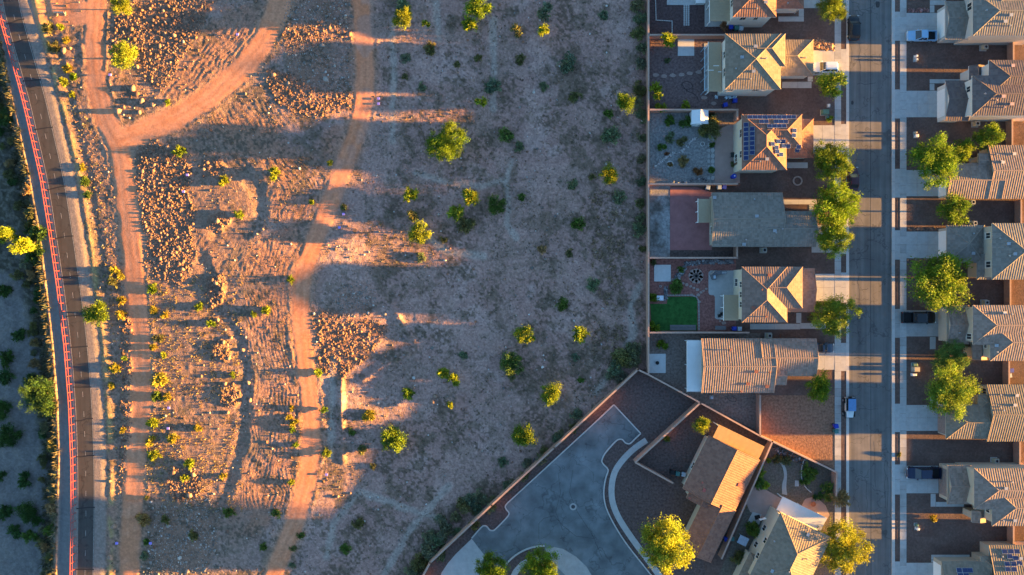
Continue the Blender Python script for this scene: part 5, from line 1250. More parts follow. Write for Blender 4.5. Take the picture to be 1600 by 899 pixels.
def shrub(label, px, py, r, col, hk=1.3, lib=None, ter=True, cat='shrub', name='shrub', grp=None):
    if len(label.split()) < 4: label += ' on the open desert' if ter else ' in the gravel yard'
    R = r/PXM; q = random.Random(int(px*11+py*5)); zb = GZ(px, py) if ter else 0.01
    big = r >= 9.5; hgt = R*hk; zc = max(hgt - R*.62, R*.3)
    x, y = P(px, py, zb + zc)
    m = q.choice(lib or (MID if r >= 15 else SML))
    if big:
        root = empty(name, (x, y, zb), q.uniform(0, 6.28)); tag(root, label, cat, grp)
        t = link('stems', q.choice(TRK), root); t.scale = (R*.8, R*.8, zc*.95)
        c = link('foliage', m, root, (0, 0, zc)); c.scale = (R*1.05, R*1.05*q.uniform(.88,1.08), R*.9)
    else:
        c = link(name, m, None, (x, y, zb + zc), q.uniform(0, 6.28)); c.scale = (R*1.08, R*1.08*q.uniform(.85,1.1), R*.95); tag(c, label, cat, grp)
    c.color = cvar(PAL[col], q)

# street and garden trees: (label, px, py, radius px, colour, height m)
for a in (
 ('bushy green tree at the top edge beside the black car', 1302, 8, 27, 'lime', 6.5), ('thin yellow tree over the white car', 1299, 131, 22, 'yellow', 5.2), ('pale green street tree beside the solar panel house', 1298, 251, 33, 'lime', 6.8),
 ('largest street tree, dense green, before the grey gable house', 1309, 326, 39, 'mesq', 7.2), ('olive yellow street tree below the largest street tree', 1300, 374, 31, 'yellow', 5.8), ('open lime street tree before the brown hip roofed house', 1303, 490, 36, 'lime', 5.6),
 ('small round green tree below the striped tile roof', 1280, 605, 23, 'mesq', 4.2), ('large yellow tree over the cul-de-sac sidewalk', 1037, 852, 45, 'amber', 11.5), ('large yellow tree in the lower street corner', 1313, 856, 43, 'amber', 6.6),
 ('green tree at the bottom edge on the cul-de-sac island', 846, 886, 32, 'lime', 8.0), ('smaller green tree at the bottom edge left of the island', 767, 890, 27, 'mesq', 7.0), ('small yellow tree behind the angled red roof', 1096, 664, 14, 'yellow', 3.6),
 ('big bright green tree before the pink tan gable house', 1464, 254, 40, 'mesq', 6.5), ('light green lobe tree right of the big bright green tree', 1504, 234, 19, 'lime', 4.6), ('round lime tree at the right above the pink tan roof', 1542, 214, 21, 'lime', 5.0),
 ('small green tree below the pink tan gable roof', 1491, 328, 22, 'mesq', 4.5), ('large round olive tree over the stone edged driveway', 1471, 437, 51, 'lime', 7.5), ('dark green tree below the black pickup', 1488, 561, 31, 'green', 5.2), ('round lime tree before the long tan roof', 1481, 611, 42, 'lime', 6.5)):
    tree(a[0], a[1], a[2], a[3], a[4], a[5])
# trees of the desert
for a in (
 ('yellow green tree at the top edge left of the rubble', 190, 8, 15, 'yellow', 3.4), ('sunlit yellow tree at the left of the rubble field', 193, 87, 21, 'yellow', 3.2), ('pale lime tree beside the cycle path', 150, 490, 21, 'lime', 3.0),
 ('largest tree of the open desert, dark mesquite with lit tips', 696, 222, 34, 'mesq', 5.2), ('double crowned yellow tree in the wash', 37, 385, 15, 'yellow', 7.2), ('yellow tree cut by the left edge of the wash', 8, 366, 13, 'yellow', 7.0), ('dark tree with a lit top below the bank', 62, 620, 28, 'dark', 6.4),
 ('yellow palo verde near the top of the middle track', 630, 30, 17, 'yellow', 4.6), ('green tree with yellow tips at the top edge', 747, 8, 21, 'lime', 5.0)):
    tree(a[0], a[1], a[2], a[3], a[4], a[5], ter=True)

for a in (
 # sunlit shrubs on the desert
 (665,38,7,'yellow',2.8,'tiny yellow shrub right of the palo verde near the top'), (733,39,12,'yellow',2.2,'yellow shrub below the green tree at the top edge'), (853,20,14,'sage',1.4,'dull green shrub above a yellow one at the top'), (850,46,10,'yellow',2.6,'yellow shrub under a dull green one at the top'),
 (952,273,15,'yellow',2.0,'yellow shrub near the estate wall, mid height'), (977,160,16,'lime',1.9,'lime shrub against the dark brush by the wall'), (641,304,12,'yellow',2.2,'yellow shrub below the sunlit clods'), (736,310,14,'yellow',2.4,'round yellow shrub left of the foot trail'),
 (655,363,18,'yellow',2.0,'largest yellow shrub in the mid left of the scrub'), (646,338,10,'olive',2.0,'small olive shrub above the largest yellow shrub'), (713,333,13,'yellow',1.7,'sparse yellow shrub above a dark one'), (726,352,14,'olive',1.1,'dark olive shrub under a sparse yellow one'),
 (775,320,15,'green',1.1,'dark green shrub beside the foot trail'), (819,522,15,'yellow',1.45,'yellow shrub with a tiny companion'), (833,529,5,'yellow',3.4,'tiny yellow companion shrub'), (907,522,13,'lime',1.7,'bright lime shrub in the right part of the scrub'),
 (799,568,17,'green',1.2,'large dark green shrub in the lower scrub'), (861,615,18,'yellow',1.4,'dense bright yellow shrub above the diagonal wall'), (818,681,18,'lime',1.35,'bright lime shrub near the diagonal wall'), (694,583,10,'yellow',1.7,'left shrub of a yellow pair'), (708,594,11,'yellow',1.6,'right shrub of a yellow pair'),
 (638,615,10,'lime',1.5,'small lime shrub right of the sunlit berm'), (615,686,20,'lime',1.4,'large spiky lime shrub in the lower middle'), (578,649,11,'gold',1.5,'golden grassy shrub in a patch of sun'), (565,702,8,'olive',2.0,'thin shrub right of the lone berm'), (703,632,6,'yellow',2.6,'tiny yellow shrub in the lower scrub'),
 (427,271,11,'yellow',1.6,'yellow shrub on the furrows'), (374,335,7,'yellow',1.6,'yellow shrub beside the lower small rock heap'), (349,282,9,'yellow',1.4,'yellow shrub below the upper small rock heap'), (281,236,9,'yellow',1.6,'tall thin shrub at the top of the western rubble'), (515,255,5,'yellow',2.0,'tiny shrub left of the middle track bend'),
 (536,324,6,'olive',1.6,'tiny olive shrub right of the track bend'), (486,316,5,'yellow',1.8,'tiny shrub left of the track'), (498,583,7,'yellow',2.0,'yellow shrub at the track edge casting a long shadow'), (506,640,6,'lime',2.0,'small shrub between the track and the berm'), (510,708,7,'yellow',2.0,'bright small shrub below the berm end'), (455,753,5,'yellow',1.6,'tiny shrub on the lower furrows'),
 (454,437,6,'yellow',1.6,'small shrub beside the narrow of the middle track'), (416,485,7,'yellow',1.6,'small shrub on the upper furrow field'), (397,491,5,'yellow',1.4,'tiny shrub left of another on the furrow field'), (310,480,7,'lime',1.6,'lime shrub left of the rock heap'), (330,507,7,'lime',1.6,'lime shrub above the dark gully'),
 (455,638,5,'gold',1.5,'upper golden tuft by the track'), (452,652,6,'gold',1.5,'middle golden tuft by the track'), (460,662,7,'gold',1.4,'lower golden tuft by the track'), (457,672,5,'lime',1.2,'small green tuft by the track'), (462,695,5,'lime',1.5,'tiny lime tuft left of the track'), (363,586,5,'lime',1.6,'tiny lime shrub in the gully'),
 (95,42,6,'yellow',1.3,'left shrub of the pair below the barrier'), (75,44,9,'olive',1.2,'dull shrub between the path and the track'), (104,62,6,'gold',1.6,'golden tuft below the barrier'), (100,129,8,'yellow',1.4,'yellow shrub left of the west track at the bend'), (113,120,7,'lime',1.3,'lime shrub left of the west track at the bend'), (104,108,9,'gold',1.1,'golden bush on the track verge'), (85,74,10,'olive',1.0,'flat olive bush beside the path'),
 (262,160,5,'yellow',1.5,'tiny yellow shrub by the north track'), (113,148,5,'yellow',1.4,'tiny yellow shrub on the verge'), (130,262,6,'gold',1.2,'golden tuft on the path verge'), (133,285,8,'green',.9,'green patch of shrub on the path verge'), (137,305,6,'green',.9,'small green shrub on the path verge'),
 (180,425,8,'gold',1.3,'golden shrub with a long shadow by the west track'), (175,440,9,'olive',1.1,'olive shrub by the west track'), (190,432,6,'gold',1.2,'small golden shrub by the west track'), (190,470,8,'gold',1.1,'golden shrub right of the lime tree'), (190,492,8,'gold',1.1,'golden shrub below another right of the lime tree'),
 (239,452,8,'lime',1.4,'lime shrub right of the west track'), (240,486,7,'gold',1.4,'golden shrub right of the west track, upper'), (257,492,6,'gold',1.3,'small golden shrub in the scrub'), (248,528,8,'olive',1.2,'dark centred shrub right of the west track'), (239,543,6,'gold',1.4,'golden shrub casting shadow on the west track'), (256,556,6,'yellow',1.2,'yellow shrub in the scrub'),
 (250,592,13,'gold',1.0,'large golden bush right of the west track'), (245,620,8,'green',1.1,'green shrub under the golden bush'), (262,620,7,'gold',1.2,'golden shrub right of the green one'), (240,661,10,'yellow',1.3,'yellow bush at the track edge, lower'), (236,690,8,'gold',1.3,'golden bush at the track edge below the yellow one'), (240,712,10,'yellow',1.2,'yellow bush lowest on the sunny track edge'),
 (308,669,7,'gold',1.2,'golden shrub in the middle of the scrub'), (270,686,9,'gold',1.0,'golden mat in the lower scrub'), (296,725,9,'yellow',1.2,'yellow shrub on the lower rock heap'), (289,748,7,'yellow',1.4,'smaller yellow shrub on the lower rock heap'), (349,745,6,'gold',1.2,'golden tuft in the gully end'), (195,560,5,'lime',1.4,'tiny green shrub on the riprap'), (192,672,5,'gold',1.3,'golden shrub on the riprap'),
 (180,575,8,'gold',1.1,'golden shrub left of the riprap'), (174,604,6,'gold',1.0,'low golden tuft left of the riprap'),
 (357,801,9,'green',.9,'dark green shrub at the furrow corner'), (225,813,12,'dry',.8,'straw coloured mat beside the west track'), (303,837,8,'olive',.9,'olive shrub in the lower rubble'), (258,812,7,'olive',.8,'olive tuft in the lower rubble'), (229,778,4,'olive',1.0,'tiny dark tuft by the west track'), (225,870,7,'sage',.8,'dull shrub near the bottom of the track'), (229,848,6,'green',.9,'green tuft behind the bottom marker'),
 # unlit shrubs of the scrub
 (790,211,13,'green',1.0,'dark green shrub in the shade, upper middle'), (770,135,14,'sage',1.0,'sage shrub above a small yellow one'), (752,158,9,'yellow',2.2,'small yellow shrub under the sage shrub'), (888,101,16,'sage',1.0,'wide sage shrub in the upper right scrub'), (806,49,11,'olive',1.3,'olive shrub near the top middle'), (955,212,17,'sage',1.0,'pale sage shrub near the wall'), (904,350,13,'green',1.0,'green shrub right of the foot trail'),
 (895,290,9,'sage',1.0,'small sage shrub right of the foot trail head'), (926,445,12,'sage',1.0,'sage shrub in the right scrub'), (880,477,12,'green',1.0,'green shrub in the right scrub'), (968,308,13,'sage',1.0,'sage shrub below the yellow one near the wall'), (811,229,9,'sage',.9,'small sage shrub at the head of the trail'), (850,135,8,'sage',.9,'faint sage tuft'), (898,152,9,'olive',.8,'faint olive tuft'),
 (813,93,9,'olive',.9,'faint olive tuft at the upper middle'), (672,76,11,'olive',.8,'dark flat shrub in the upper scrub'), (634,91,9,'sage',.9,'sage tuft beside the middle track'), (633,120,6,'olive',.9,'dull tuft beside the middle track'), (660,136,7,'sage',.9,'thin sage tuft'), (747,90,7,'olive',.9,'tiny olive tuft'), (714,101,6,'olive',.9,'tiny dull tuft'), (632,12,13,'sage',1.2,'sage shrub above the palo verde'),
 (943,24,9,'sage',.9,'sage tuft near the top right of the scrub'), (951,178,8,'green',.9,'green tuft above the pale sage shrub'), (890,396,7,'olive',.8,'dull tuft in the right scrub'), (658,402,8,'sage',.9,'sage tuft in the left scrub'), (694,375,6,'olive',.9,'tiny tuft beside the largest yellow shrub'), (847,390,8,'dry',.7,'straw tuft in the middle scrub'), (815,308,7,'green',.9,'green tuft in the gully bank'), (925,277,6,'olive',1.0,'dark round tuft beside the yellow wall shrub'),
 (725,555,8,'sage',.8,'faint tuft in the lower scrub'), (899,558,7,'sage',.8,'faint tuft in the lower right scrub'), (907,595,6,'green',.8,'green tuft near the wall corner'), (800,590,7,'olive',.8,'olive tuft below the large dark green shrub'), (786,722,9,'sage',1.0,'sage shrub by the diagonal wall'), (540,858,9,'green',1.0,'dark green shrub at the bottom middle'), (458,857,5,'olive',.9,'tiny tuft left of the lower track'), (470,837,6,'green',.8,'green tuft right of the lower track'),
 (431,803,8,'green',.7,'green mat on the lower flat'), (412,855,6,'green',.7,'small green mat on the lower flat'), (560,818,10,'olive',.7,'olive mat in the bottom scrub'), (550,676,6,'green',.8,'green tuft right of the berm'), (582,729,6,'olive',.8,'dull tuft in the lower middle'), (457,883,6,'sage',.8,'sage mat beside the bottom track'),
 # the wash
 (6,185,16,'dark',1.0,'dark green shrub on the bank at the upper left'), (10,560,14,'dark',1.0,'dark shrub at the left edge of the wash, upper'), (28,525,12,'dark',1.0,'dark shrub in the upper wash'), (8,590,13,'dark',.9,'dark shrub at the left edge of the sand'), (3,640,16,'dark',.9,'dark shrub at the left edge, mid wash'), (14,680,20,'dark',1.0,'large dark shrub in the wash'), (40,750,13,'dark',1.0,'dark shrub in the middle of the sand'), (3,745,9,'dark',1.0,'small dark shrub at the left edge of the sand'),
 (8,800,12,'dark',1.0,'dark shrub at the lower left edge'), (42,800,17,'dark',1.0,'large dark shrub in the lower wash'), (22,831,12,'dark',.9,'dark shrub low in the wash'), (48,840,12,'green',.9,'green shrub low in the wash'), (78,828,9,'green',.9,'green shrub on the lower bank'), (5,455,12,'dark',.9,'dark shrub under the yellow tree'), (52,405,14,'dark',.8,'dark bush at the foot of the yellow tree'), (60,365,13,'dark',.8,'dark bush right of the yellow tree'), (48,596,14,'dark',1.0,'dark bush above the lit dark tree'),
 (80,640,14,'dark',.9,'dark bush right of the lit dark tree'), (28,430,10,'olive',.8,'olive bush in the upper wash')):
    hk = a[4]*(.62 if 100 < a[0] < 640 else .82 if 640 <= a[0] < 760 else 1.0)
    shrub(a[5], a[0], a[1], a[2], a[3], hk, BRU if a[4] <= 1.0 and a[0] > 420 else None)
_O1 = 'first second third fourth fifth sixth seventh eighth ninth tenth eleventh twelfth thirteenth fourteenth fifteenth sixteenth seventeenth eighteenth nineteenth'.split()
def ordinal(n):
    if n < 20: return _O1[n-1]
    t, u = divmod(n, 10); return {2:'twentieth',3:'thirtieth',4:'fortieth',5:'fiftieth',6:'sixtieth'}[t] if u == 0 else {2:'twenty',3:'thirty',4:'forty',5:'fifty',6:'sixty'}[t] + ' ' + _O1[u-1]
# brush along the estate wall and the diagonal wall
bl = [(996,8,13),(1000,30,12),(998,52,12),(1004,75,11),(1002,100,11),(1000,140,13),(996,160,12),(1003,180,12),(1004,215,8),(1002,250,8),(1003,285,9),(1000,318,10),(998,358,12),(1002,340,8),(1004,390,7),(975,560,18),(985,548,14),(993,545,12),(962,575,14),(955,585,11),(970,590,12),(990,565,12)] + \
     [(905+ -13*k + (5 if k % 2 else -4), 652 + 12.6*k + (4 if k % 3 else -5), 9 + (k*5) % 5) for k in range(18)] + [(735,782,14),(752,778,12),(722,790,14),(745,795,11),(695,830,15),(683,845,13),(668,862,16),(655,880,16),(645,895,15),(670,840,12),(690,812,12),(712,808,10)]
bl = sorted(bl[:22], key=lambda b: b[1]) + sorted(bl[22:], key=lambda b: b[1])
for i, (x, y, r) in enumerate(bl):
    g = i < 22; od = ordinal(i + 1 if g else i - 21)
    shrub(f'grey green brush against the long pink wall, {od} clump from the top' if g else f'grey green brush along the diagonal wall, {od} clump from the top', x, y, r, ('grey','sage','olive')[(i*7) % 3 if i % 4 else 0], 1.0, BRU, grp='brush at the foot of the long pink wall' if g else 'brush along the diagonal wall', name='brush', cat='brush')
# garden plants
for a in ((1045,62,12,'yellow',2.2,'yellow bush beside the white slab'), (1024,143,13,'yellow',1.9,'yellow bush against the wall in the mauve yard'), (1033,167,9,'yellow',1.8,'spiky yellow plant at the mauve yard corner'), (1072,166,8,'yellow',1.6,'yellow plant at the wall of the mauve yard'), (1042,95,5,'sage',.8,'small agave in the mauve yard'),
  (1134,41,9,'rust',1.4,'russet shrub beside the top bins'), (1047,189,8,'green',1.1,'green shrub in the upper blue grey yard'), (1072,190,11,'green',1.1,'green shrub beside the shed'), (1110,201,18,'olive',1.2,'large feathery shrub below the shed'), (1048,216,9,'sage',1.0,'pale sage plant in the blue grey yard'), (1066,222,8,'olive',1.0,'olive plant in the blue grey yard'), (1034,231,7,'green',1.0,'dark plant left in the blue grey yard'), (1042,241,4,'rust',1.0,'tiny russet plant'),
  (1068,251,9,'dry',1.1,'straw coloured plant in the blue grey yard'), (1047,257,5,'dry',.9,'pale plant inside a stone ring'), (1091,267,8,'rust',.9,'brown plant low in the blue grey yard'), (1112,227,5,'green',1.0,'small plant by the border slabs'), (1112,265,6,'green',1.0,'green plant low by the border slabs'), (1100,208,8,'sage',1.0,'sage plant left of the feathery shrub'), (1145,257,4,'olive',1.2,'potted plant on the mauve patio'),
  (1064,421,6,'green',1.2,'green plant in the white planter ring'), (1058,450,13,'green',1.1,'dense green bush above the lawn'), (1021,466,8,'lime',1.1,'lime bush in the lawn corner'), (1023,510,9,'lime',1.3,'rounded bush at the lower left of the lawn'), (1021,411,5,'olive',1.0,'tiny plant at the corner of the red yard'), (1034,540,9,'lime',1.1,'lime green shrub left of the white patio cover'), (1270,497,8,'olive',.9,'dull shrub before the brown house'),
  (1295,183+120,9,'olive',.8,'dull bush under the street trees'), (1297,187,5,'yellow',1.3,'yellow shrub by the solar house driveway'), (1043,686,6,'green',1.0,'small green shrub behind the angled red roof'), (1201,720,5,'lime',1.5,'lime tuft at the rust wall'), (1190,735,8,'lime',1.6,'lime shrub at the rust wall'), (1184,752,12,'green',1.0,'dark shrub at the rust wall'), (1197,758,7,'yellow',1.5,'yellow topped shrub by the hoop patio'),
  (1214,718,8,'olive',1.0,'olive shrub at the head of the garden walk'), (1228,719,9,'olive',1.0,'olive shrub right of the garden walk head'), (1265,740,13,'green',.8,'low green bush inside the curved edging'), (1257,752,7,'green',.8,'small green bush by the curved edging'), (1292,768,14,'green',1.0,'dark green bush at the garden corner'), (1278,775,8,'dark',.9,'dark bush behind the rounded patio'), (1314,778,14,'dry',1.5,'bare pinkish shrub at the sidewalk corner'), (1176,826,14,'green',1.0,'green bush beside the pale table'),
  (1155,870,12,'olive',.8,'olive bush below the pale table'), (1459,810,6,'gold',1.3,'golden bush in the lower east front yard'), (1540,300,4,'olive',1.0,None), (1405,711,4,'olive',.9,'tiny dark plant in the east planter strip'), (1262,82,5,'olive',1.0,None), (1160,790,6,'dry',.8,'straw plant by the rust wall')):
    if a[5]: shrub(a[5], a[0], a[1], a[2], a[3], a[4], None, False)

# ------------------------------------------------------------------ rocks
ICO_V = []; g_ = (1+5**.5)/2
for a_, b_ in ((1,g_),(-1,g_),(1,-g_),(-1,-g_)): ICO_V += [(a_,b_,0),(0,a_,b_),(b_,0,a_)]
ICO_V = np.array(ICO_V); ICO_V /= np.linalg.norm(ICO_V[0])
def hull_faces():
    F = []; n = len(ICO_V); el = 2/ math.sqrt(1+g_*g_) + 1e-6
    d = np.linalg.norm(ICO_V[:, None] - ICO_V[None], axis=2)
    for i in range(n):
        for j in range(i+1, n):
            for k in range(j+1, n):
                if d[i,j] < el and d[j,k] < el and d[i,k] < el:
                    nn = np.cross(ICO_V[j]-ICO_V[i], ICO_V[k]-ICO_V[i]); F.append((i,j,k) if nn.dot(ICO_V[i]) > 0 else (i,k,j))
    return np.array(F)
ICO_F = hull_faces()
def rocks(name, label, X, Y, size, palette, sink=.25, seed=1, z=None, flat=.75):
    r = np.random.RandomState(seed); n = len(X)
    zz = zat(X, Y) if z is None else np.full(n, z)
    V = np.repeat(ICO_V[None], n, 0)*(.72 + .5*r.rand(n, 12, 1))
    sc_ = size[:, None]*np.stack([.8+.5*r.rand(n), .8+.5*r.rand(n), flat*(.7+.5*r.rand(n))], 1)
    V = V*sc_[:, None, :]; a = r.rand(n)*6.283; c, s = np.cos(a)[:, None], np.sin(a)[:, None]
    V = np.stack([V[..., 0]*c - V[..., 1]*s, V[..., 0]*s + V[..., 1]*c, V[..., 2]], -1)
    base = world_of(X, Y, zz + size*(flat*.85-sink*2)*.6); V = V + base[:, None, :]
    F = (ICO_F[None] + (np.arange(n)*12)[:, None, None]).reshape(-1, 3)
    pal = np.array(palette); k = r.randint(len(pal), size=n); col = pal[k]*(.7+.6*r.rand(n, 1)); col = np.concatenate([col, np.ones((n, 1))], 1)
    me = npmesh(name, V.reshape(-1, 3), F, ROCKM, False, {'Col': ('FLOAT_COLOR', np.repeat(col, 12, 0))})
    o = link(name, me); tag(o, label, None, None, 'stuff'); return o
PAL_R = [(.235,.125,.083),(.20,.11,.075),(.165,.10,.074),(.28,.17,.12),(.125,.08,.062),(.21,.14,.105)]
PAL_D = [(.20,.18,.165),(.27,.24,.215),(.15,.135,.125),(.36,.32,.29),(.24,.19,.16)]
NAMES = {'a':'rust coloured rubble field at the upper left','b':'rust coloured rubble field right of the west track','b2':'lower lobe of the western rubble field','c':'sunlit rubble band near the top of the middle track','c2':'rubble band left of the middle track','d':'rubble field right of the middle track','d2':'dark stones above the right hand rubble field',
 'p1':'rock heap on the edge of the furrows','p2':'rock heap left of the gully','p3':'rock heap right of the golden bush, by the gully','p4':'small dark rock heap above the yellow shrub','p5':'small dark rock heap by the shallow basin','r':'line of riprap along the west track','e':'grey stones in the shade at the bottom left','e2':'sunlit rock heap above the shaded stones','cc':'dark stones at the top beside the middle track','cd':'dark stone field between the two tracks','s':'stones on the path verge','x':'few stones below the yellow tree'}
for i, (k, (pg, den, sz)) in enumerate(RUBBLE.items()):
    q = np.random.RandomState(50+i); x0 = min(p[0] for p in pg)-5; x1 = max(p[0] for p in pg)+5; y0 = min(p[1] for p in pg)-5; y1 = max(p[1] for p in pg)+5
    n = int((x1-x0)*(y1-y0)/PXM**2*den*4.2); X = q.uniform(x0, x1, n); Y = q.uniform(y0, y1, n); a = area(X, Y, pg, 5.0); s = q.rand(n) < a*(.45+.9*fbm(X, Y, 11, 2, 77)); X, Y = X[s], Y[s]
    size = sz*.265*np.exp(q.randn(len(X))*.58)
    rocks('rubble', NAMES[k], X, Y, np.clip(size, .06, .5), PAL_D if k in ('e','cc','cd','d2') else PAL_R, .34, 60+i)
q = np.random.RandomState(5); n = 5200; X = q.uniform(100, 1010, n); Y = q.uniform(-10, 910, n); s = (field_mask(X, Y) > .9) & (X - pathx(Y) > 36) & (dline(X, Y, ROAD_E) > 15) & (dline(X, Y, ROAD_W) > 17) & (dline(X, Y, ROAD_N) > 18); X, Y = X[s], Y[s]
rocks('loose_stones', 'loose stones scattered over the desert', X, Y, np.clip(.07*np.exp(q.randn(len(X))*.58), .03, .28), PAL_R + PAL_D + [(.5,.47,.44)], .2, 99)
def curve_scatter(pts, wd, n, seed):
    q = np.random.RandomState(seed); P_ = np.array(pts, float); seg = np.linalg.norm(np.diff(P_, axis=0), axis=1); t = q.rand(n)*seg.sum(); i = np.searchsorted(np.cumsum(seg), t).clip(0, len(seg)-1)
    f = (t - np.concatenate([[0], np.cumsum(seg)])[i])/seg[i]; p = P_[i]*(1-f[:, None]) + P_[i+1]*f[:, None] + q.uniform(-wd/2, wd/2, (n, 2)); return p[:, 0], p[:, 1]
GREYR = [(.16,.155,.16),(.22,.215,.22),(.11,.105,.11),(.30,.29,.29)]
for nm, pts, wd, n, sz, pal, sd in (('dark dry stream of stones along the wall of the red yard', [(1071,414),(1085,410),(1110,409),(1145,409)], 6, 260, .16, GREYR, 1), ('short arm of dark stones beside the white planter', [(1072,416),(1062,430),(1055,437)], 6, 110, .16, GREYR, 2), ('dark stones behind the lawn box', [(1041,448),(1040,470)], 5, 60, .14, GREYR, 3),
   ('pale stones winding through the blue grey yard', [(1089,214),(1078,222),(1072,232),(1060,238),(1045,243),(1030,254),(1021,262)], 4, 130, .13, [(.42,.38,.36),(.5,.47,.44),(.3,.27,.25)], 4), ('dark border stones at the foot of the blue grey yard', [(1046,286),(1076,285),(1080,280),(1100,280),(1103,285)], 3, 90, .14, GREYR, 5), ('stones at the foot of the slanting wall', [(1208,700),(1230,710),(1256,722)], 10, 90, .2, GREYR + PAL_R, 6),
   ('stone row above the stone edged driveway', [(1418,358.5),(1466,358)], 3, 90, .14, PAL_R, 7), ('stone row below the stone edged driveway', [(1418,407),(1448,406)], 3, 50, .14, PAL_R, 8), ('maroon stones above the top right driveway', [(1418,17),(1450,16)], 5, 70, .12, [(.2,.1,.09),(.28,.16,.15)], 9), ('stones at the street end of the sunlit planting bed', [(1274,66),(1300,74)], 12, 220, .13, [(.34,.2,.13),(.28,.17,.12)], 10)):
    X, Y = curve_scatter(pts, wd, n, sd); q = np.random.RandomState(sd+7); rocks('stones', nm, X, Y, np.clip(sz*np.exp(q.randn(n)*.35), .05, .35), pal, .2, sd+300, z=.01)
# single boulders one can pick out
bo = [(180,425,.5),(222,159,.55),(240,164,.5),(186,174,.6),(219,176,.45),(208,138,.6),(215,105,.45),(338,443,.45),(340,500,.4),(352,600,.42),(340,345,.5),(303,742,.5),(296,774,.55),(428,118,.5),(540,28,.42),(531,14,.35),(318,265,.42),(360,280,.5),(411,358,.25),(528,776,.32),(548,771,.25),(680,620,.4),(676,628,.4),(627,792,.2),(647,605,.32),(768,148,.2),(765,460,.22),(314,290,.3),(286,420,.45),(172,752,.3),(173,870,.55),(178,822,.5),(100,80,.6),(110,76,.35),(356,645,.38),(358,560,.45),(349,535,.42),(361,528,.35),(380,547,.42),(388,598,.4),(391,625,.4)]
bm_ = []
for i in range(6):
    q = np.random.RandomState(700+i); v = ICO_V*(.72+.5*q.rand(12, 1))*np.array([1.1,.85,.7]); c4 = np.tile(np.array([[.30,.20,.145,1]]), (12, 1)); bm_.append(npmesh('boulder', v, ICO_F, ROCKM, False, {'Col': ('FLOAT_COLOR', c4)}))
bo.sort(key=lambda b: b[1])
for i, (x, y, s) in enumerate(bo):
    g = PG(x, y); o = link('boulder', bm_[i % 6], None, (g[0], g[1], g[2]+s*.25), i*1.3); o.scale = (s, s, s)
    tag(o, f'single tan boulder lying out on the desert, {ordinal(i+1)} from the top', 'boulder', 'tan boulders on the desert')

# ------------------------------------------------------------------ dry grass and weeds
def tufts(name, label, X, Y, size, palette, blades=9, seed=1, wide=.16, z=None, lean=.8):
    r = np.random.RandomState(seed); n = len(X); zz = zat(X, Y) if z is None else np.full(n, z); base = world_of(X, Y, zz)
    B = np.repeat(base, blades, 0); S = np.repeat(size, blades)[:, None]; m = n*blades
    a = r.rand(m)*6.283; le = lean*(.4+.8*r.rand(m)); d = np.stack([np.cos(a)*le, np.sin(a)*le, np.ones(m)*(.55+.5*r.rand(m))], 1)
    off = np.stack([np.cos(a), np.sin(a), np.zeros(m)], 1)*(r.rand(m, 1)*.45)*S; sd = np.stack([-np.sin(a), np.cos(a), np.zeros(m)], 1)*S*wide*(.5+r.rand(m, 1))
    b0 = B + off; tip = b0 + d*S*(.5+.7*r.rand(m, 1)); V = np.stack([b0 - sd, b0 + sd, tip], 1).reshape(-1, 3); V[:, 2] -= 0.01
    F = np.arange(m*3).reshape(-1, 3); pal = np.array(palette); k = r.randint(len(pal), size=n); col = np.repeat(pal[k]*(.75+.5*r.rand(n, 1)), blades, 0)*(.8+.4*r.rand(m, 1)); col = np.concatenate([col, np.ones((m, 1))], 1)
    tag(link(name, npmesh(name, V, F, DRYM, False, {'Col': ('FLOAT_COLOR', np.repeat(col, 3, 0))})), label, None, None, 'stuff')
q = np.random.RandomState(21)
def scat(n, x0, x1, y0, y1, f):
    X = q.uniform(x0, x1, n); Y = q.uniform(y0, y1, n); s = f(X, Y); return X[s], Y[s]
offroad = lambda X, Y: (dline(X, Y, ROAD_E) > 15) & (dline(X, Y, ROAD_W) > 17) & (dline(X, Y, ROAD_N) > 18) & (field_mask(X, Y) > .95)
X, Y = scat(17000, 420, 1012, -20, 920, lambda X, Y: offroad(X, Y) & (q.rand(len(X)) < sst(fbm(X, Y, 16, 4, 6)*.55 + (1-fbm(X, Y, 60, 5, 2))*.25 + fbm(X, Y, 5, 3, 12)*.3, .50, .68) + .06))
tufts('weeds', 'low grey brown weeds over the shaded desert', X, Y, .10+.16*q.rand(len(X)), [(.15,.12,.08),(.20,.155,.105),(.11,.115,.07),(.23,.165,.105)], 8, 31, .2)
X, Y = scat(2600, 600, 1012, -20, 700, lambda X, Y: offroad(X, Y) & (fbm(X, Y, 34, 3, 44) > .58))
tufts('dead_brush', 'straw coloured dead brush in patches on the desert', X, Y, .18+.2*q.rand(len(X)), [(.24,.165,.10),(.30,.21,.13),(.18,.13,.085)], 10, 32, .12)
X, Y = scat(900, 925, 975, 300, 560, lambda X, Y: fbm(X, Y, 20, 3, 3) > .5)
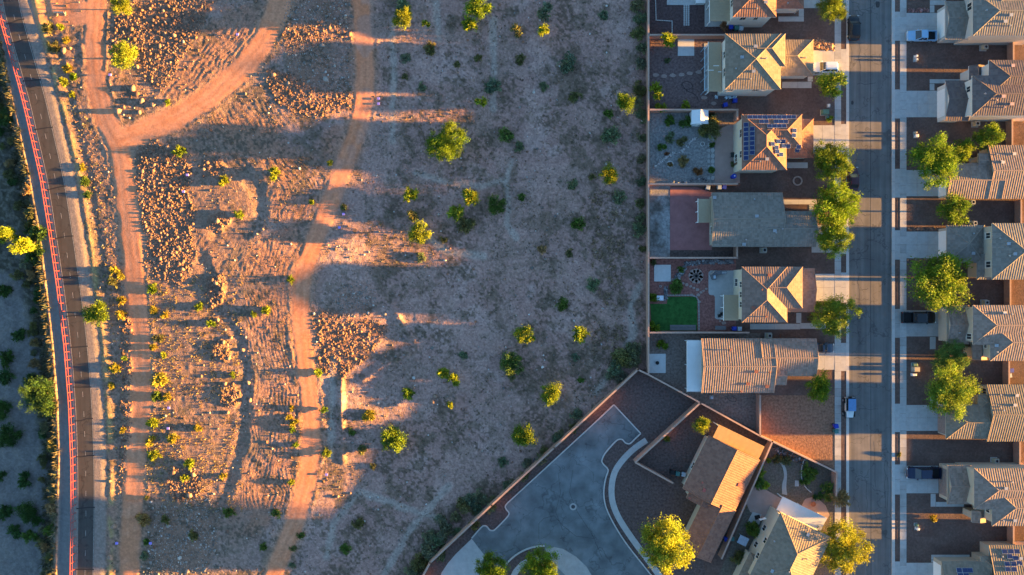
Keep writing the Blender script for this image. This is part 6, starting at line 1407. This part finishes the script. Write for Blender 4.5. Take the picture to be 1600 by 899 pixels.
tufts('dead_brush', 'straw coloured dead brush in a column near the pink wall', X, Y, .22+.25*q.rand(len(X)), [(.27,.19,.115),(.33,.24,.15),(.2,.145,.095)], 12, 33, .12)
X, Y = scat(6500, 70, 300, -20, 760, lambda X, Y: offroad(X, Y) & (X - pathx(Y) > 32) & (q.rand(len(X)) < np.exp(-((X-pathx(Y)-38)/6)**2) + .35*(X - pathx(Y) < 75) + .75*((X > 232) & (X < 275) & (Y > 440))))
tufts('dry_grass', 'yellow dry grass along the path verge and the west track', X, Y, (.10+.14*q.rand(len(X)))*np.where(X - pathx(Y) < 46, .55, 1.3), [(.44,.33,.13),(.38,.28,.12),(.30,.24,.10),(.24,.23,.08)], 9, 34, .14)
X, Y = scat(3200, 225, 380, 430, 800, lambda X, Y: offroad(X, Y) & (fbm(X, Y, 18, 3, 14) > .47) & (dline(X, Y, DITCH) > 8))
tufts('dry_grass', 'yellow dry grass between the west track and the gully', X, Y, .14+.2*q.rand(len(X)), [(.42,.30,.12),(.36,.25,.11),(.28,.2,.1)], 8, 35, .14)
X, Y = scat(2600, 240, 470, 0, 440, lambda X, Y: offroad(X, Y) & (fbm(X, Y, 14, 3, 24) > .56))
tufts('dry_grass', 'sparse dry tufts around the rubble fields', X, Y, .10+.14*q.rand(len(X)), [(.30,.2,.11),(.36,.24,.13)], 7, 36, .16)
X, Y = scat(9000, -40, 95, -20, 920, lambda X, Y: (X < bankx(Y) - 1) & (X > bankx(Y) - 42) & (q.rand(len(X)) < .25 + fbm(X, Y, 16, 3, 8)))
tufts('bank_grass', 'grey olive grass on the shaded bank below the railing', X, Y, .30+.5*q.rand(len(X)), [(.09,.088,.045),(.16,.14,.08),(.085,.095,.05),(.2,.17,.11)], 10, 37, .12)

q2 = random.Random(77)
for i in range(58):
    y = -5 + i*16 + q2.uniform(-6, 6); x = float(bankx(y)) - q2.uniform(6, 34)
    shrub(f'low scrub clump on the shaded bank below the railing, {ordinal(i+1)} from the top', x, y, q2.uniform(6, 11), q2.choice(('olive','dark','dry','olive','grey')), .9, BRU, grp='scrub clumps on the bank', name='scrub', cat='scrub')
